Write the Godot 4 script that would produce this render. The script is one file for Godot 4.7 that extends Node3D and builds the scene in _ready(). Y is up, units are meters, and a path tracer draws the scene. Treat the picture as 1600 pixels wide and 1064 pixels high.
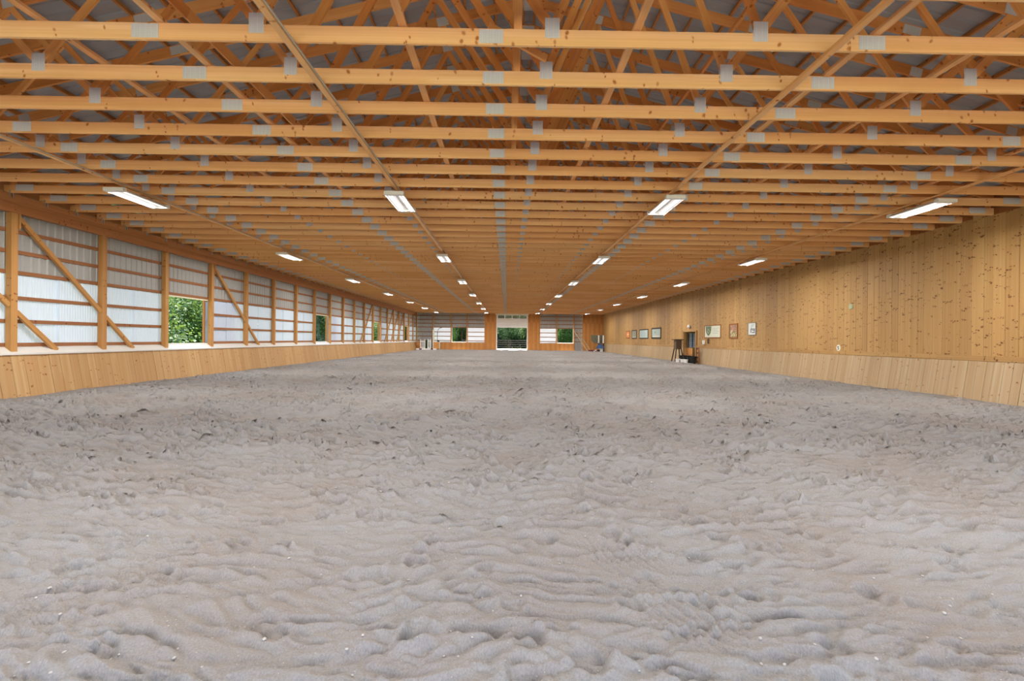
extends Node3D
# An indoor riding arena: pine trusses overhead, sand underfoot, a boarded wall on one side, posts with
# translucent sheets on the other, an end wall with a sectional door.  x to the right, z towards the viewer.

const EYE := 1.44          # height of the lens
const YC := 4.74           # underside of the bottom chords
const XL := -11.62         # inner face of the window-wall posts
const XR := 12.42          # inner face of the boarded wall
const ZF := -59.85         # inner face of the end wall with the sectional door
const ZB := 3.64           # inner face of the opposite end wall
const BAY := 2.44          # distance between posts
const TRUSS := 0.813       # distance between trusses
const PITCH := 0.25        # roof slope
const HEEL := 0.30
const XM := 0.40           # ridge

var M := {}
var rng := RandomNumberGenerator.new()
var taken := {}
var mesh_cache := {}

func _ready() -> void:
	rng.seed = 7
	camera_sky_sun()
	make_materials()
	build_floor()
	build_roof()
	build_wall_left()
	build_wall_right()
	build_wall_far()
	build_wall_near()
	build_trusses()
	build_runners()
	build_lamps()
	build_outside()
	build_wall_things()
	build_doorway_things()
	build_corner_things()

# ------------------------------------------------------------------ camera, sky, sun

func camera_sky_sun() -> void:
	var cam := Camera3D.new()
	cam.name = "camera"
	cam.fov = rad_to_deg(2.0 * atan(532.0 / 720.0))
	cam.near = 0.05
	cam.far = 600.0
	cam.position = Vector3(0, EYE, 0)
	cam.rotation = Vector3(-atan(2.0 / 720.0), -atan(8.0 / 720.0), 0.010)
	add_child(cam)
	cam.current = true

	var env := Environment.new()
	env.background_mode = Environment.BG_SKY
	var sky := Sky.new()
	var sm := ProceduralSkyMaterial.new()
	sm.sky_top_color = Color(0.74, 0.80, 0.90)
	sm.sky_horizon_color = Color(0.94, 0.945, 0.95)
	sm.sky_curve = 0.18
	sm.ground_bottom_color = Color(0.42, 0.42, 0.38)
	sm.ground_horizon_color = Color(0.60, 0.62, 0.60)
	sm.sky_energy_multiplier = 1.9
	sm.ground_energy_multiplier = 1.0
	sm.sun_angle_max = 6.0
	sky.sky_material = sm
	env.sky = sky
	env.tonemap_mode = Environment.TONE_MAPPER_LINEAR
	env.tonemap_exposure = 1.5
	env.sdfgi_enabled = true
	env.ssao_enabled = true
	env.ssil_enabled = true
	var we := WorldEnvironment.new()
	we.name = "world_environment"
	we.environment = env
	add_child(we)

	var sun := DirectionalLight3D.new()
	sun.name = "sun"
	sun.light_color = Color(1.0, 0.96, 0.88)
	sun.light_energy = 6.0
	sun.light_angular_distance = 0.6
	sun.shadow_enabled = true
	sun.look_at_from_position(Vector3(-0.02, 0.972, -0.235), Vector3.ZERO, Vector3.UP)
	add_child(sun)

# ------------------------------------------------------------------ helpers

func numbered(called: String) -> String:
	if not taken.has(called):
		taken[called] = 0
		return called
	taken[called] += 1
	return "%s_%03d" % [called, taken[called]]

func thing(called: String, label: String, category: String, at := Vector3.ZERO, group := "", turn := 0.0) -> Node3D:
	var o := Node3D.new()
	o.name = numbered(called)
	add_child(o)
	o.position = at
	o.rotation.y = turn
	o.set_meta("label", label)
	o.set_meta("category", category)
	if group != "":
		o.set_meta("group", group)
	return o

func structure(called: String, label := "") -> Node3D:
	var o := Node3D.new()
	o.name = called
	add_child(o)
	o.set_meta("kind", "structure")
	if label != "":
		o.set_meta("label", label)
	return o

func part(parent: Node3D, called: String, mesh: Mesh, mat: Material, xf := Transform3D()) -> MeshInstance3D:
	var o := MeshInstance3D.new()
	o.name = called
	o.mesh = mesh
	o.material_override = mat
	o.transform = xf
	parent.add_child(o, true)
	return o

# hangs a piece on the part it belongs to, where it stands
func under(child: Node3D, owner_part: Node3D) -> void:
	child.get_parent().remove_child(child)
	child.transform = owner_part.transform.affine_inverse() * child.transform
	owner_part.add_child(child, true)

func at(x: float, y: float, z: float) -> Transform3D:
	return Transform3D(Basis(), Vector3(x, y, z))

func quad(st: SurfaceTool, a: Vector3, b: Vector3, c: Vector3, d: Vector3, ua: Vector2, ub: Vector2, uc: Vector2, ud: Vector2) -> void:
	# a b c d run clockwise seen from the front
	var n := (c - a).cross(b - a).normalized()
	st.set_normal(n)
	st.set_uv(ua); st.add_vertex(a)
	st.set_uv(ub); st.add_vertex(b)
	st.set_uv(uc); st.add_vertex(c)
	st.set_uv(ua); st.add_vertex(a)
	st.set_uv(uc); st.add_vertex(c)
	st.set_uv(ud); st.add_vertex(d)

# a stick of timber along x, centred, grain along x; u across in metres, v along in quarter metres.
# bev cuts its four long edges.
func stick_into(st: SurfaceTool, xf: Transform3D, l: float, h: float, t: float, uo: Vector2, bev := 0.0) -> void:
	var hl := l / 2.0
	var hy := h / 2.0
	var hz := t / 2.0
	var ring: Array[Vector2] = []
	if bev > 0.0:
		ring = [Vector2(hy - bev, hz), Vector2(hy, hz - bev), Vector2(hy, -hz + bev), Vector2(hy - bev, -hz), Vector2(-hy + bev, -hz), Vector2(-hy, -hz + bev), Vector2(-hy, hz - bev), Vector2(-hy + bev, hz)]
	else:
		ring = [Vector2(hy, hz), Vector2(hy, -hz), Vector2(-hy, -hz), Vector2(-hy, hz)]
	var u := uo.x
	var n := ring.size()
	for i in n:
		var p: Vector2 = ring[i]
		var q: Vector2 = ring[(i + 1) % n]
		var u2 := u + p.distance_to(q)
		var v0 := uo.y
		var v1 := uo.y + l / 4.0
		quad(st, xf * Vector3(-hl, p.x, p.y), xf * Vector3(-hl, q.x, q.y), xf * Vector3(hl, q.x, q.y), xf * Vector3(hl, p.x, p.y), Vector2(u, v0), Vector2(u2, v0), Vector2(u2, v1), Vector2(u, v1))
		u = u2
	for s in [-1, 1]:
		for i in range(1, n - 1):
			var a := Vector3(hl * s, ring[0].x, ring[0].y)
			var b := Vector3(hl * s, ring[i].x, ring[i].y)
			var c := Vector3(hl * s, ring[i + 1].x, ring[i + 1].y)
			if s < 0:
				var k := b; b = c; c = k
			st.set_normal((xf.basis * Vector3(s, 0, 0)).normalized())
			for w in [a, b, c]:
				st.set_uv(uo + Vector2(w.y, 0.02 + w.z * 0.25)); st.add_vertex(xf * w)

func stick(l: float, h: float, t: float, variant := 0, bev := 0.0) -> Mesh:
	var key := "s%.3f_%.3f_%.3f_%d_%.3f" % [l, h, t, variant, bev]
	if not mesh_cache.has(key):
		var st := SurfaceTool.new()
		st.begin(Mesh.PRIMITIVE_TRIANGLES)
		var r := RandomNumberGenerator.new()
		r.seed = variant * 131 + 5
		stick_into(st, Transform3D(), l, h, t, Vector2(r.randf(), r.randf()), bev)
		mesh_cache[key] = st.commit()
	return mesh_cache[key]

# a stick from a to b; h is its size towards «up»
func beam(parent: Node3D, called: String, a: Vector3, b: Vector3, h: float, t: float, mat: Material, variant := 0, up := Vector3.UP, bev := 0.0) -> MeshInstance3D:
	var d := b - a
	var x := d.normalized()
	var z := x.cross(up).normalized()
	var y := z.cross(x).normalized()
	return part(parent, called, stick(d.length(), h, t, variant, bev), mat, Transform3D(Basis(x, y, z), (a + b) / 2.0))

func box(parent: Node3D, called: String, lo: Vector3, hi: Vector3, mat: Material, variant := 0, bev := 0.0) -> MeshInstance3D:
	var s := (hi - lo).abs()
	var c := (lo + hi) / 2.0
	if s.x >= s.y and s.x >= s.z:
		return part(parent, called, stick(s.x, s.y, s.z, variant, bev), mat, Transform3D(Basis(), c))
	if s.y >= s.x and s.y >= s.z:
		return part(parent, called, stick(s.y, s.x, s.z, variant, bev), mat, Transform3D(Basis(Vector3.UP, Vector3.LEFT, Vector3.BACK), c))
	return part(parent, called, stick(s.z, s.y, s.x, variant, bev), mat, Transform3D(Basis(Vector3.BACK, Vector3.UP, Vector3.LEFT), c))

func tube_into(st: SurfaceTool, pts: PackedVector3Array, rad: float, sides := 8, r1 := -1.0) -> void:
	if r1 < 0.0:
		r1 = rad
	var n := pts.size()
	var rings := []
	for i in n:
		var d := (pts[mini(i + 1, n - 1)] - pts[maxi(i - 1, 0)]).normalized()
		var s := d.cross(Vector3.UP if absf(d.y) < 0.95 else Vector3.RIGHT).normalized()
		var u := s.cross(d).normalized()
		var rr: float = lerpf(rad, r1, float(i) / float(n - 1))
		var ring := []
		for k in sides:
			var an := TAU * k / sides
			ring.append([pts[i] + (s * cos(an) + u * sin(an)) * rr, s * cos(an) + u * sin(an)])
		rings.append(ring)
	for i in n - 1:
		for k in sides:
			var k2 := (k + 1) % sides
			for e in [[i, k], [i + 1, k2], [i + 1, k], [i, k], [i, k2], [i + 1, k2]]:
				st.set_normal(rings[e[0]][e[1]][1])
				st.set_uv(Vector2(float(e[1]) / sides, float(e[0])))
				st.add_vertex(rings[e[0]][e[1]][0])
	for e in [0, n - 1]:
		var d2 := (pts[0] - pts[1]).normalized() if e == 0 else (pts[n - 1] - pts[n - 2]).normalized()
		for k in range(1, sides - 1):
			var o: Array = [0, k, k + 1] if e == 0 else [0, k + 1, k]
			for w in o:
				st.set_normal(d2)
				st.set_uv(Vector2.ZERO)
				st.add_vertex(rings[e][w][0])

func tube(pts: PackedVector3Array, rad: float, sides := 8, r1 := -1.0) -> Mesh:
	var st := SurfaceTool.new()
	st.begin(Mesh.PRIMITIVE_TRIANGLES)
	tube_into(st, pts, rad, sides, r1)
	return st.commit()

# a turned shape: (radius, height) from the bottom up
func lathe(profile: PackedVector2Array, sides := 20) -> Mesh:
	var st := SurfaceTool.new()
	st.begin(Mesh.PRIMITIVE_TRIANGLES)
	st.set_smooth_group(-1)
	for i in profile.size() - 1:
		var p := profile[i]
		var q := profile[i + 1]
		for k in sides:
			var a0 := TAU * k / sides
			var a1 := TAU * (k + 1) / sides
			var A := Vector3(cos(a0) * p.x, p.y, sin(a0) * p.x)
			var B := Vector3(cos(a1) * p.x, p.y, sin(a1) * p.x)
			var C := Vector3(cos(a1) * q.x, q.y, sin(a1) * q.x)
			var D := Vector3(cos(a0) * q.x, q.y, sin(a0) * q.x)
			for w in [A, B, C, A, C, D]:
				st.add_vertex(w)
	st.generate_normals()
	return st.commit()

# a ribbed sheet in the x-y plane, centred on x, from y0 to y1, facing +z
func ribbed(width: float, y0: float, y1: float, wave: PackedVector2Array, pitch: float) -> Mesh:
	var st := SurfaceTool.new()
	st.begin(Mesh.PRIMITIVE_TRIANGLES)
	var pts := PackedVector2Array()
	var x := 0.0
	while x < width - 0.0001:
		for p in wave:
			if x + p.x * pitch < width:
				pts.append(Vector2(x + p.x * pitch, p.y))
		x += pitch
	pts.append(Vector2(width, wave[0].y))
	for i in pts.size() - 1:
		var a := pts[i]
		var b := pts[i + 1]
		quad(st, Vector3(a.x - width / 2, y1, a.y), Vector3(b.x - width / 2, y1, b.y), Vector3(b.x - width / 2, y0, b.y), Vector3(a.x - width / 2, y0, a.y), Vector2(a.x, y1), Vector2(b.x, y1), Vector2(b.x, y0), Vector2(a.x, y0))
	return st.commit()

func ordinal(n: int) -> String:
	var e := "th"
	if n % 100 < 11 or n % 100 > 13:
		e = ["th", "st", "nd", "rd", "th", "th", "th", "th", "th", "th"][n % 10]
	return str(n) + e

# ------------------------------------------------------------------ materials

func plain(c: Color, rough := 0.8, metal := 0.0) -> StandardMaterial3D:
	var m := StandardMaterial3D.new()
	m.albedo_color = c
	m.roughness = rough
	m.metallic = metal
	return m

func timber(tex: Texture2D, tint: Color, rough := 0.75) -> StandardMaterial3D:
	var m := plain(tint, rough)
	m.albedo_texture = tex
	return m

func stretched(seed_: int, freq: float, w: int, h: int, small: int) -> PackedByteArray:
	var n := FastNoiseLite.new()
	n.seed = seed_
	n.frequency = freq
	n.fractal_octaves = 4
	var im := n.get_seamless_image(w, small)
	im.convert(Image.FORMAT_L8)
	im.resize(w, h, Image.INTERPOLATE_CUBIC)
	return im.get_data()

func pine_texture(seed_: int, w: int, h: int, knots: int, core: Color) -> ImageTexture:
	var fine := stretched(seed_, 0.05, w, h, 16)
	var broad := stretched(seed_ + 3, 0.012, w, h, 32)
	var data := PackedByteArray()
	data.resize(w * h * 3)
	var lo := Color(0.89, 0.76, 0.58)
	var hi := Color(0.99, 0.93, 0.82)
	var lut := PackedByteArray()
	for i in 256:
		var c := lo.lerp(hi, i / 255.0)
		lut.append(int(c.r * 255)); lut.append(int(c.g * 255)); lut.append(int(c.b * 255))
	for i in w * h:
		var v := (fine[i] * 2 + broad[i] * 3) / 5
		v = clampi(v - 128 + 150, 0, 255)
		data[i * 3] = lut[v * 3]
		data[i * 3 + 1] = lut[v * 3 + 1]
		data[i * 3 + 2] = lut[v * 3 + 2]
	var r := RandomNumberGenerator.new()
	r.seed = seed_
	for k in knots:
		var cx := r.randi_range(0, w - 1)
		var cy := r.randi_range(0, h - 1)
		var mates := 1 if r.randf() < 0.45 else r.randi_range(2, 3)
		var size := r.randf_range(0.45, 1.0)
		for j in mates:
			var rx := r.randf_range(0.014, 0.034) * w * size
			var ry := rx * r.randf_range(0.45, 0.9) * (h / 4.0) / w
			var tilt := r.randf_range(-0.9, 0.9)
			var dark := r.randf_range(0.45, 0.95)
			var bx := cx + int(j * r.randf_range(0.04, 0.08) * w)
			var by := cy + int(r.randf_range(-0.006, 0.006) * h * j)
			var tail := r.randf_range(1.5, 3.6) if r.randf() < 0.5 else 0.0
			var hand := 1.0 if r.randf() < 0.5 else -1.0
			var reach := int(rx * maxf(2.2, tail))
			var reach_y := int(ry * 2.6) + 1
			for dy in range(-reach_y, reach_y + 1):
				for dx in range(-reach, reach + 1):
					var u := dx / rx
					var b := (dy / ry) + u * tilt * 0.5
					var q := u * u + b * b
					var f := 0.0
					if q < 0.55:
						f = 1.0
					elif q < 5.0:
						f = exp(-(q - 0.55) * 1.5)
					if tail > 0.0 and u * hand > 0.0 and u * hand < tail:
						f = maxf(f, 0.5 * (1.0 - u * hand / tail) * exp(-b * b * 2.5))
					if f < 0.02:
						continue
					f *= dark
					var i := (posmod(by + dy, h) * w + posmod(bx + dx, w)) * 3
					data[i] = int(lerpf(data[i], core.r * 255, f))
					data[i + 1] = int(lerpf(data[i + 1], core.g * 255, f))
					data[i + 2] = int(lerpf(data[i + 2], core.b * 255, f))
	var im := Image.create_from_data(w, h, false, Image.FORMAT_RGB8, data)
	return ImageTexture.create_from_image(im)

func make_materials() -> void:
	var knotty := pine_texture(11, 1024, 2048, 85, Color(0.47, 0.29, 0.13))
	var clear := pine_texture(23, 512, 1024, 26, Color(0.66, 0.43, 0.24))
	M.chord = [timber(clear, Color(1.0, 0.86, 0.71)), timber(clear, Color(0.99, 0.84, 0.68)), timber(clear, Color(1.0, 0.88, 0.74)), timber(clear, Color(0.98, 0.82, 0.65))]
	M.web = [timber(clear, Color(0.94, 0.72, 0.49)), timber(clear, Color(0.90, 0.66, 0.43)), timber(clear, Color(0.97, 0.78, 0.56))]
	M.purlin = timber(clear, Color(0.82, 0.63, 0.44))
	M.wall = []
	for c in [Color(0.745, 0.645, 0.475), Color(0.725, 0.62, 0.45), Color(0.765, 0.665, 0.495), Color(0.715, 0.61, 0.45)]:
		M.wall.append(timber(knotty, c, 0.6))
	M.kick = []
	for c in [Color(0.74, 0.70, 0.645), Color(0.73, 0.685, 0.63), Color(0.75, 0.71, 0.66)]:
		M.kick.append(timber(clear, c, 0.7))
	M.kick_left = []
	for c in [Color(0.77, 0.675, 0.55), Color(0.75, 0.65, 0.52), Color(0.78, 0.69, 0.565)]:
		M.kick_left.append(timber(clear, c, 0.7))
	M.post = [timber(clear, Color(0.80, 0.65, 0.45)), timber(clear, Color(0.77, 0.61, 0.42))]
	M.header = timber(clear, Color(0.76, 0.57, 0.43))
	M.girt = timber(clear, Color(0.64, 0.47, 0.36))
	M.sill = plain(Color(0.86, 0.85, 0.83), 0.7)
	M.end = [timber(clear, Color(0.85, 0.66, 0.43)), timber(clear, Color(0.81, 0.61, 0.39))]
	M.brown = timber(clear, Color(0.62, 0.42, 0.24))
	# punched galvanised plate
	var im := Image.create_empty(64, 64, false, Image.FORMAT_RGB8)
	im.fill(Color(0.84, 0.85, 0.86))
	for r in 6:
		for c in 4:
			im.fill_rect(Rect2i(c * 16 + (4 if r % 2 == 0 else 10), r * 10 + 4, 4, 7), Color(0.50, 0.49, 0.47))
	M.plate = plain(Color(1, 1, 1), 0.6, 0.0)
	M.plate.albedo_texture = ImageTexture.create_from_image(im)
	M.plate.uv1_scale = Vector3(16, 16 * 4.0, 1)
	M.steel = plain(Color(0.66, 0.66, 0.655), 0.5, 0.05)
	M.roof = plain(Color(0.68, 0.71, 0.74), 0.45, 0.1)
	M.zinc = plain(Color(0.75, 0.76, 0.78), 0.4, 0.7)
	M.sheet = plain(Color(0.80, 0.85, 0.93), 0.6)
	M.sheet.backlight_enabled = true
	M.sheet.backlight = Color(0.47, 0.47, 0.47)
	M.white = plain(Color(0.93, 0.93, 0.92), 0.5)
	M.reflector = plain(Color(0.92, 0.92, 0.93), 0.3)
	M.cream = plain(Color(0.90, 0.87, 0.78), 0.6)
	M.black = plain(Color(0.06, 0.06, 0.07), 0.6)
	M.dark = plain(Color(0.20, 0.16, 0.13), 0.7)
	M.grey = plain(Color(0.50, 0.52, 0.50), 0.5)
	M.blue = plain(Color(0.20, 0.33, 0.52), 0.7)
	M.maroon = plain(Color(0.36, 0.10, 0.16), 0.6)
	M.green = plain(Color(0.22, 0.30, 0.18), 0.7)
	M.glass = plain(Color(0.45, 0.48, 0.47, 0.55), 0.05)
	M.glass.transparency = BaseMaterial3D.TRANSPARENCY_ALPHA
	M.conduit = plain(Color(0.78, 0.76, 0.72), 0.4, 0.4)
	M.tube = plain(Color(1, 1, 1), 0.4)
	M.tube.emission_enabled = true
	M.tube.emission = Color(1.0, 0.98, 0.95)
	M.tube.emission_energy_multiplier = 0.8
	M.fence = plain(Color(0.16, 0.14, 0.12), 0.8)
	# sand
	var n := FastNoiseLite.new()
	n.seed = 5
	n.frequency = 0.09
	n.fractal_octaves = 3
	var grain := n.get_seamless_image(512, 512)
	grain.convert(Image.FORMAT_L8)
	M.sand = plain(Color(1, 1, 1), 0.95)
	M.sand.vertex_color_use_as_albedo = true
	M.sand.metallic_specular = 0.2
	var gd := grain.get_data()
	var rr := RandomNumberGenerator.new()
	rr.seed = 9
	var cd := PackedByteArray()
	cd.resize(512 * 512 * 3)
	var hd := PackedByteArray()
	hd.resize(512 * 512)
	for i in 512 * 512:
		var s := rr.randi_range(-22, 22)
		var v := clampi(226 + (gd[i] - 128) / 7 + s / 2, 0, 255)
		if rr.randf() < 0.004:
			v = 255
		cd[i * 3] = v; cd[i * 3 + 1] = v; cd[i * 3 + 2] = v
		hd[i] = clampi(gd[i] + s, 0, 255)
	M.sand.albedo_texture = ImageTexture.create_from_image(Image.create_from_data(512, 512, false, Image.FORMAT_RGB8, cd))
	M.sand.heightmap_enabled = true
	M.sand.heightmap_texture = ImageTexture.create_from_image(Image.create_from_data(512, 512, false, Image.FORMAT_L8, hd))
	M.sand.heightmap_scale = 0.32
	M.sand.uv1_scale = Vector3(1.6, 1.6, 1)
	M.clod = plain(Color(0.72, 0.70, 0.68), 0.95)
	# outside
	M.leaf = [plain(Color(0.14, 0.28, 0.09), 0.6), plain(Color(0.11, 0.23, 0.10), 0.6), plain(Color(0.20, 0.33, 0.11), 0.6)]
	for m in M.leaf:
		m.backlight_enabled = true
		m.backlight = Color(0.30, 0.38, 0.16)
	M.needle = [plain(Color(0.17, 0.30, 0.26), 0.7), plain(Color(0.20, 0.32, 0.33), 0.7)]
	M.bark = plain(Color(0.36, 0.29, 0.22), 0.9)
	var gn := NoiseTexture2D.new()
	gn.width = 256; gn.height = 256; gn.seamless = true
	var gnn := FastNoiseLite.new(); gnn.frequency = 0.04; gnn.seed = 4
	gn.noise = gnn
	var gg := Gradient.new()
	gg.set_color(0, Color(0.30, 0.40, 0.18)); gg.set_color(1, Color(0.52, 0.58, 0.32))
	gn.color_ramp = gg
	M.grass = plain(Color(1, 1, 1), 0.95)
	M.grass.albedo_texture = gn
	M.grass.uv1_scale = Vector3(40, 40, 1)
	var gv := NoiseTexture2D.new()
	gv.width = 256; gv.height = 256; gv.seamless = true
	gv.noise = gnn
	var g2 := Gradient.new()
	g2.set_color(0, Color(0.66, 0.63, 0.58)); g2.set_color(1, Color(0.82, 0.80, 0.75))
	gv.color_ramp = g2
	M.gravel = plain(Color(1, 1, 1), 0.95)
	M.gravel.albedo_texture = gv
	M.gravel.uv1_scale = Vector3(20, 20, 1)

# ------------------------------------------------------------------ sand floor

func build_floor() -> void:
	var ds := PackedFloat32Array()
	var d := -3.75
	while d < 1.2:
		ds.append(d); d += 0.33
	d = 1.2
	while d < 5.0:
		ds.append(d); d *= 1.006
	while d < 30.0:
		ds.append(d); d += 0.030 + 0.0006 * (d - 5.0)
	while d < 60.0:
		ds.append(d); d += 0.10
	ds.append(60.0)
	var rows := ds.size()
	var cols := 760
	var xs := PackedFloat32Array(); xs.resize(rows * cols)
	var hs := PackedFloat32Array(); hs.resize(rows * cols)
	var n1 := FastNoiseLite.new(); n1.seed = 1; n1.frequency = 1.0; n1.fractal_type = FastNoiseLite.FRACTAL_NONE
	var n2 := FastNoiseLite.new(); n2.seed = 2; n2.frequency = 1.0; n2.fractal_type = FastNoiseLite.FRACTAL_NONE
	var n3 := FastNoiseLite.new(); n3.seed = 3; n3.frequency = 1.0; n3.fractal_octaves = 2
	var lo := -11.75
	var hi := 12.60
	var grooves := [[0.84, -3.14, 0.42, 0.9], [1.0, -2.40, 0.36, 1.0], [1.45, -4.4, 0.5, 0.7], [-0.9, -4.8, 0.6, 0.6], [-2.4, -5.4, 0.8, 0.6], [2.0, -3.3, 0.35, 0.6], [-0.2, -8.0, 1.0, 0.6], [1.0, -7.0, 0.7, 0.5], [-3.5, -6.8, 0.8, 0.5], [0.6, -11.0, 1.2, 0.6]]
	var half_w := PackedVector2Array(); half_w.resize(rows)
	for r in rows:
		var w := 1.2 * maxf(ds[r], 0.0) + 1.8
		var a := maxf(-w, lo + 0.1)
		var b := minf(w, hi - 0.1)
		half_w[r] = Vector2(a, b)
		var z := -ds[r]
		for c in cols:
			var u := float(c) / (cols - 1)
			var x := 0.0
			if u < 0.05:
				x = lerpf(lo, a, u / 0.05)
			elif u > 0.95:
				x = lerpf(b, hi, (u - 0.95) / 0.05)
			else:
				x = lerpf(a, b, (u - 0.05) / 0.9)
			var i := r * cols + c
			xs[i] = x
			var q := n1.get_noise_2d(x * 0.55, z * 0.6)
			var q2 := n2.get_noise_2d(x * 0.9 + 31.0, z * 0.9)
			var ramp := lerpf(0.74, 1.35, smoothstep(2.2, 6.5, ds[r])) * lerpf(0.2, 1.0, smoothstep(0.25, 1.3, minf(x - XL, XR - x)))
			var rough := clampf(0.9 + q * 0.7, 0.55, 1.25) * ramp
			var rg := minf(absf(n3.get_noise_2d(x * 0.8 + q2 * 0.5, z * 4.4 + q * 1.1)) * 2.6, 1.0) ** 0.75
			var rg2 := minf(absf(n2.get_noise_2d(x * 2.5 + q * 1.6, z * 8.5 + q2 * 1.8 + 50.0)) * 2.0, 1.0) ** 0.8
			var fine := n2.get_noise_2d(x * 5.5, z * 7.0)
			var fine2 := n1.get_noise_2d(x * 17.0, z * 19.0)
			hs[i] = q * 0.014 + rg * 0.040 * rough + rg2 * 0.018 * rough + fine * 0.006 * rough + fine2 * 0.0030 - 0.030
		for g in grooves:
			if absf(z - g[1]) > g[2]:
				continue
			for c in cols:
				var i := r * cols + c
				var dx: float = xs[i] - g[0]
				var dz: float = z - g[1]
				var e: float = (dx * dx + dz * dz) / (g[2] * g[2])
				if e < 1.0:
					var along: float = dx * 0.92 - dz * 0.39
					hs[i] = lerpf(hs[i], hs[i] * 0.3 - 0.006, (1.0 - e) * 0.9) + cos(along * TAU / 0.062) * 0.013 * (1.0 - e) * g[3]
	# hoof prints
	var r2 := RandomNumberGenerator.new()
	r2.seed = 77
	for k in 19000:
		var pd := 0.0
		var print_ := k % 5 == 0
		if k < 12000:
			pd = r2.randf_range(1.3, 17.0)
		else:
			pd = r2.randf_range(15.0, 42.0)
		var px := r2.randf_range(lo + 0.4, hi - 0.5)
		var turn := r2.randf() * TAU
		var sx := r2.randf_range(0.052, 0.074)
		var sz := sx * r2.randf_range(1.0, 1.3)
		var deep := r2.randf_range(0.020, 0.046)
		var hollow := 0.85
		if not print_:
			turn = PI / 2.0 + r2.randfn() * 0.28
			sx = r2.randf_range(0.018, 0.046)
			sz = r2.randf_range(0.09, 0.32)
			deep = r2.randf_range(0.006, 0.024)
			hollow = 0.0
		deep *= lerpf(0.62, 1.55, smoothstep(2.2, 7.0, pd)) * lerpf(0.25, 1.0, smoothstep(0.4, 1.4, minf(px - XL, XR - px)))
		var ca := cos(turn)
		var sa := sin(turn)
		var reach := sz * 2.3
		var r0 := ds.bsearch(pd - reach)
		var r1 := mini(ds.bsearch(pd + reach), rows - 1)
		for r in range(r0, r1 + 1):
			var dz := ds[r] - pd
			var hw := half_w[r]
			var per := (hw.y - hw.x) / (0.9 * (cols - 1))
			var c0 := int(0.05 * (cols - 1) + (px - reach - hw.x) / per)
			var c1 := int(0.05 * (cols - 1) + (px + reach - hw.x) / per) + 1
			if c1 < 0 or c0 > cols - 1:
				continue
			for c in range(maxi(c0, 0), mini(c1, cols - 1) + 1):
				var i := r * cols + c
				var dx := xs[i] - px
				var a := (dx * ca + dz * sa) / sx
				var b := (-dx * sa + dz * ca) / sz
				var e := sqrt(a * a + b * b)
				if e > 2.3:
					continue
				var h := 0.0
				if e < 1.1:
					var t := clampf((1.1 - e) / 0.26, 0.0, 1.0)
					h = -deep * t * (1.0 - 0.35 * b) * (1.0 - hollow * maxf(0.0, 1.0 - e * 1.2))
				var rim := (e - 1.45) / 0.36
				h += deep * 0.60 * exp(-rim * rim) * (1.0 - 0.45 * (b if print_ else a) / maxf(e, 0.3))
				hs[i] += h
	# mesh
	var verts := PackedVector3Array(); verts.resize(rows * cols)
	var norms := PackedVector3Array(); norms.resize(rows * cols)
	var uvs := PackedVector2Array(); uvs.resize(rows * cols)
	var cols_ := PackedColorArray(); cols_.resize(rows * cols)
	var base := Color(0.364, 0.347, 0.338)
	var pink := Color(0.350, 0.318, 0.300)
	for r in rows:
		for c in cols:
			var i := r * cols + c
			verts[i] = Vector3(xs[i], hs[i], -ds[r])
	for r in rows:
		for c in cols:
			var i := r * cols + c
			var l := i - 1 if c > 0 else i
			var rr := i + 1 if c < cols - 1 else i
			var u := i - cols if r > 0 else i
			var dd := i + cols if r < rows - 1 else i
			norms[i] = (verts[rr] - verts[l]).cross(verts[dd] - verts[u]).normalized()
			uvs[i] = Vector2(xs[i], ds[r])
			var t := 0.0
			if (c & 3) == 0 or c == 0:
				t = clampf(n3.get_noise_2d(xs[i] * 0.45 + 90.0, ds[r] * 0.5) * 1.5 + 0.25, 0.0, 1.0)
				cols_[i] = base.lerp(pink, t)
			else:
				cols_[i] = cols_[i - 1]
	var idx := PackedInt32Array(); idx.resize((rows - 1) * (cols - 1) * 6)
	var w2 := 0
	for r in rows - 1:
		for c in cols - 1:
			var i := r * cols + c
			idx[w2] = i; idx[w2 + 1] = i + cols; idx[w2 + 2] = i + 1
			idx[w2 + 3] = i + 1; idx[w2 + 4] = i + cols; idx[w2 + 5] = i + cols + 1
			w2 += 6
	var arr := []
	arr.resize(Mesh.ARRAY_MAX)
	arr[Mesh.ARRAY_VERTEX] = verts
	arr[Mesh.ARRAY_NORMAL] = norms
	arr[Mesh.ARRAY_TEX_UV] = uvs
	arr[Mesh.ARRAY_COLOR] = cols_
	arr[Mesh.ARRAY_INDEX] = idx
	# which way do the faces look?  front faces run clockwise: make them look up
	var test := (verts[cols] - verts[0]).cross(verts[1] - verts[0])
	if test.y > 0.0:
		pass
	var mesh := ArrayMesh.new()
	mesh.add_surface_from_arrays(Mesh.PRIMITIVE_TRIANGLES, arr)
	if norms[rows * cols / 2].y < 0.0:
		for i in norms.size():
			norms[i] = -norms[i]
		arr[Mesh.ARRAY_NORMAL] = norms
		mesh = ArrayMesh.new()
		mesh.add_surface_from_arrays(Mesh.PRIMITIVE_TRIANGLES, arr)
	var f := MeshInstance3D.new()
	f.name = "floor"
	f.mesh = mesh
	f.material_override = M.sand
	f.set_meta("kind", "structure")
	f.set_meta("label", "grey sand footing churned by hooves")
	add_child(f)
	# crumbs of sand and small stones lying on it
	var mm := MultiMesh.new()
	mm.transform_format = MultiMesh.TRANSFORM_3D
	var lump := SphereMesh.new()
	lump.radius = 1.0; lump.height = 1.5; lump.radial_segments = 6; lump.rings = 3
	lump.material = M.clod
	mm.mesh = lump
	mm.instance_count = 5200
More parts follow.
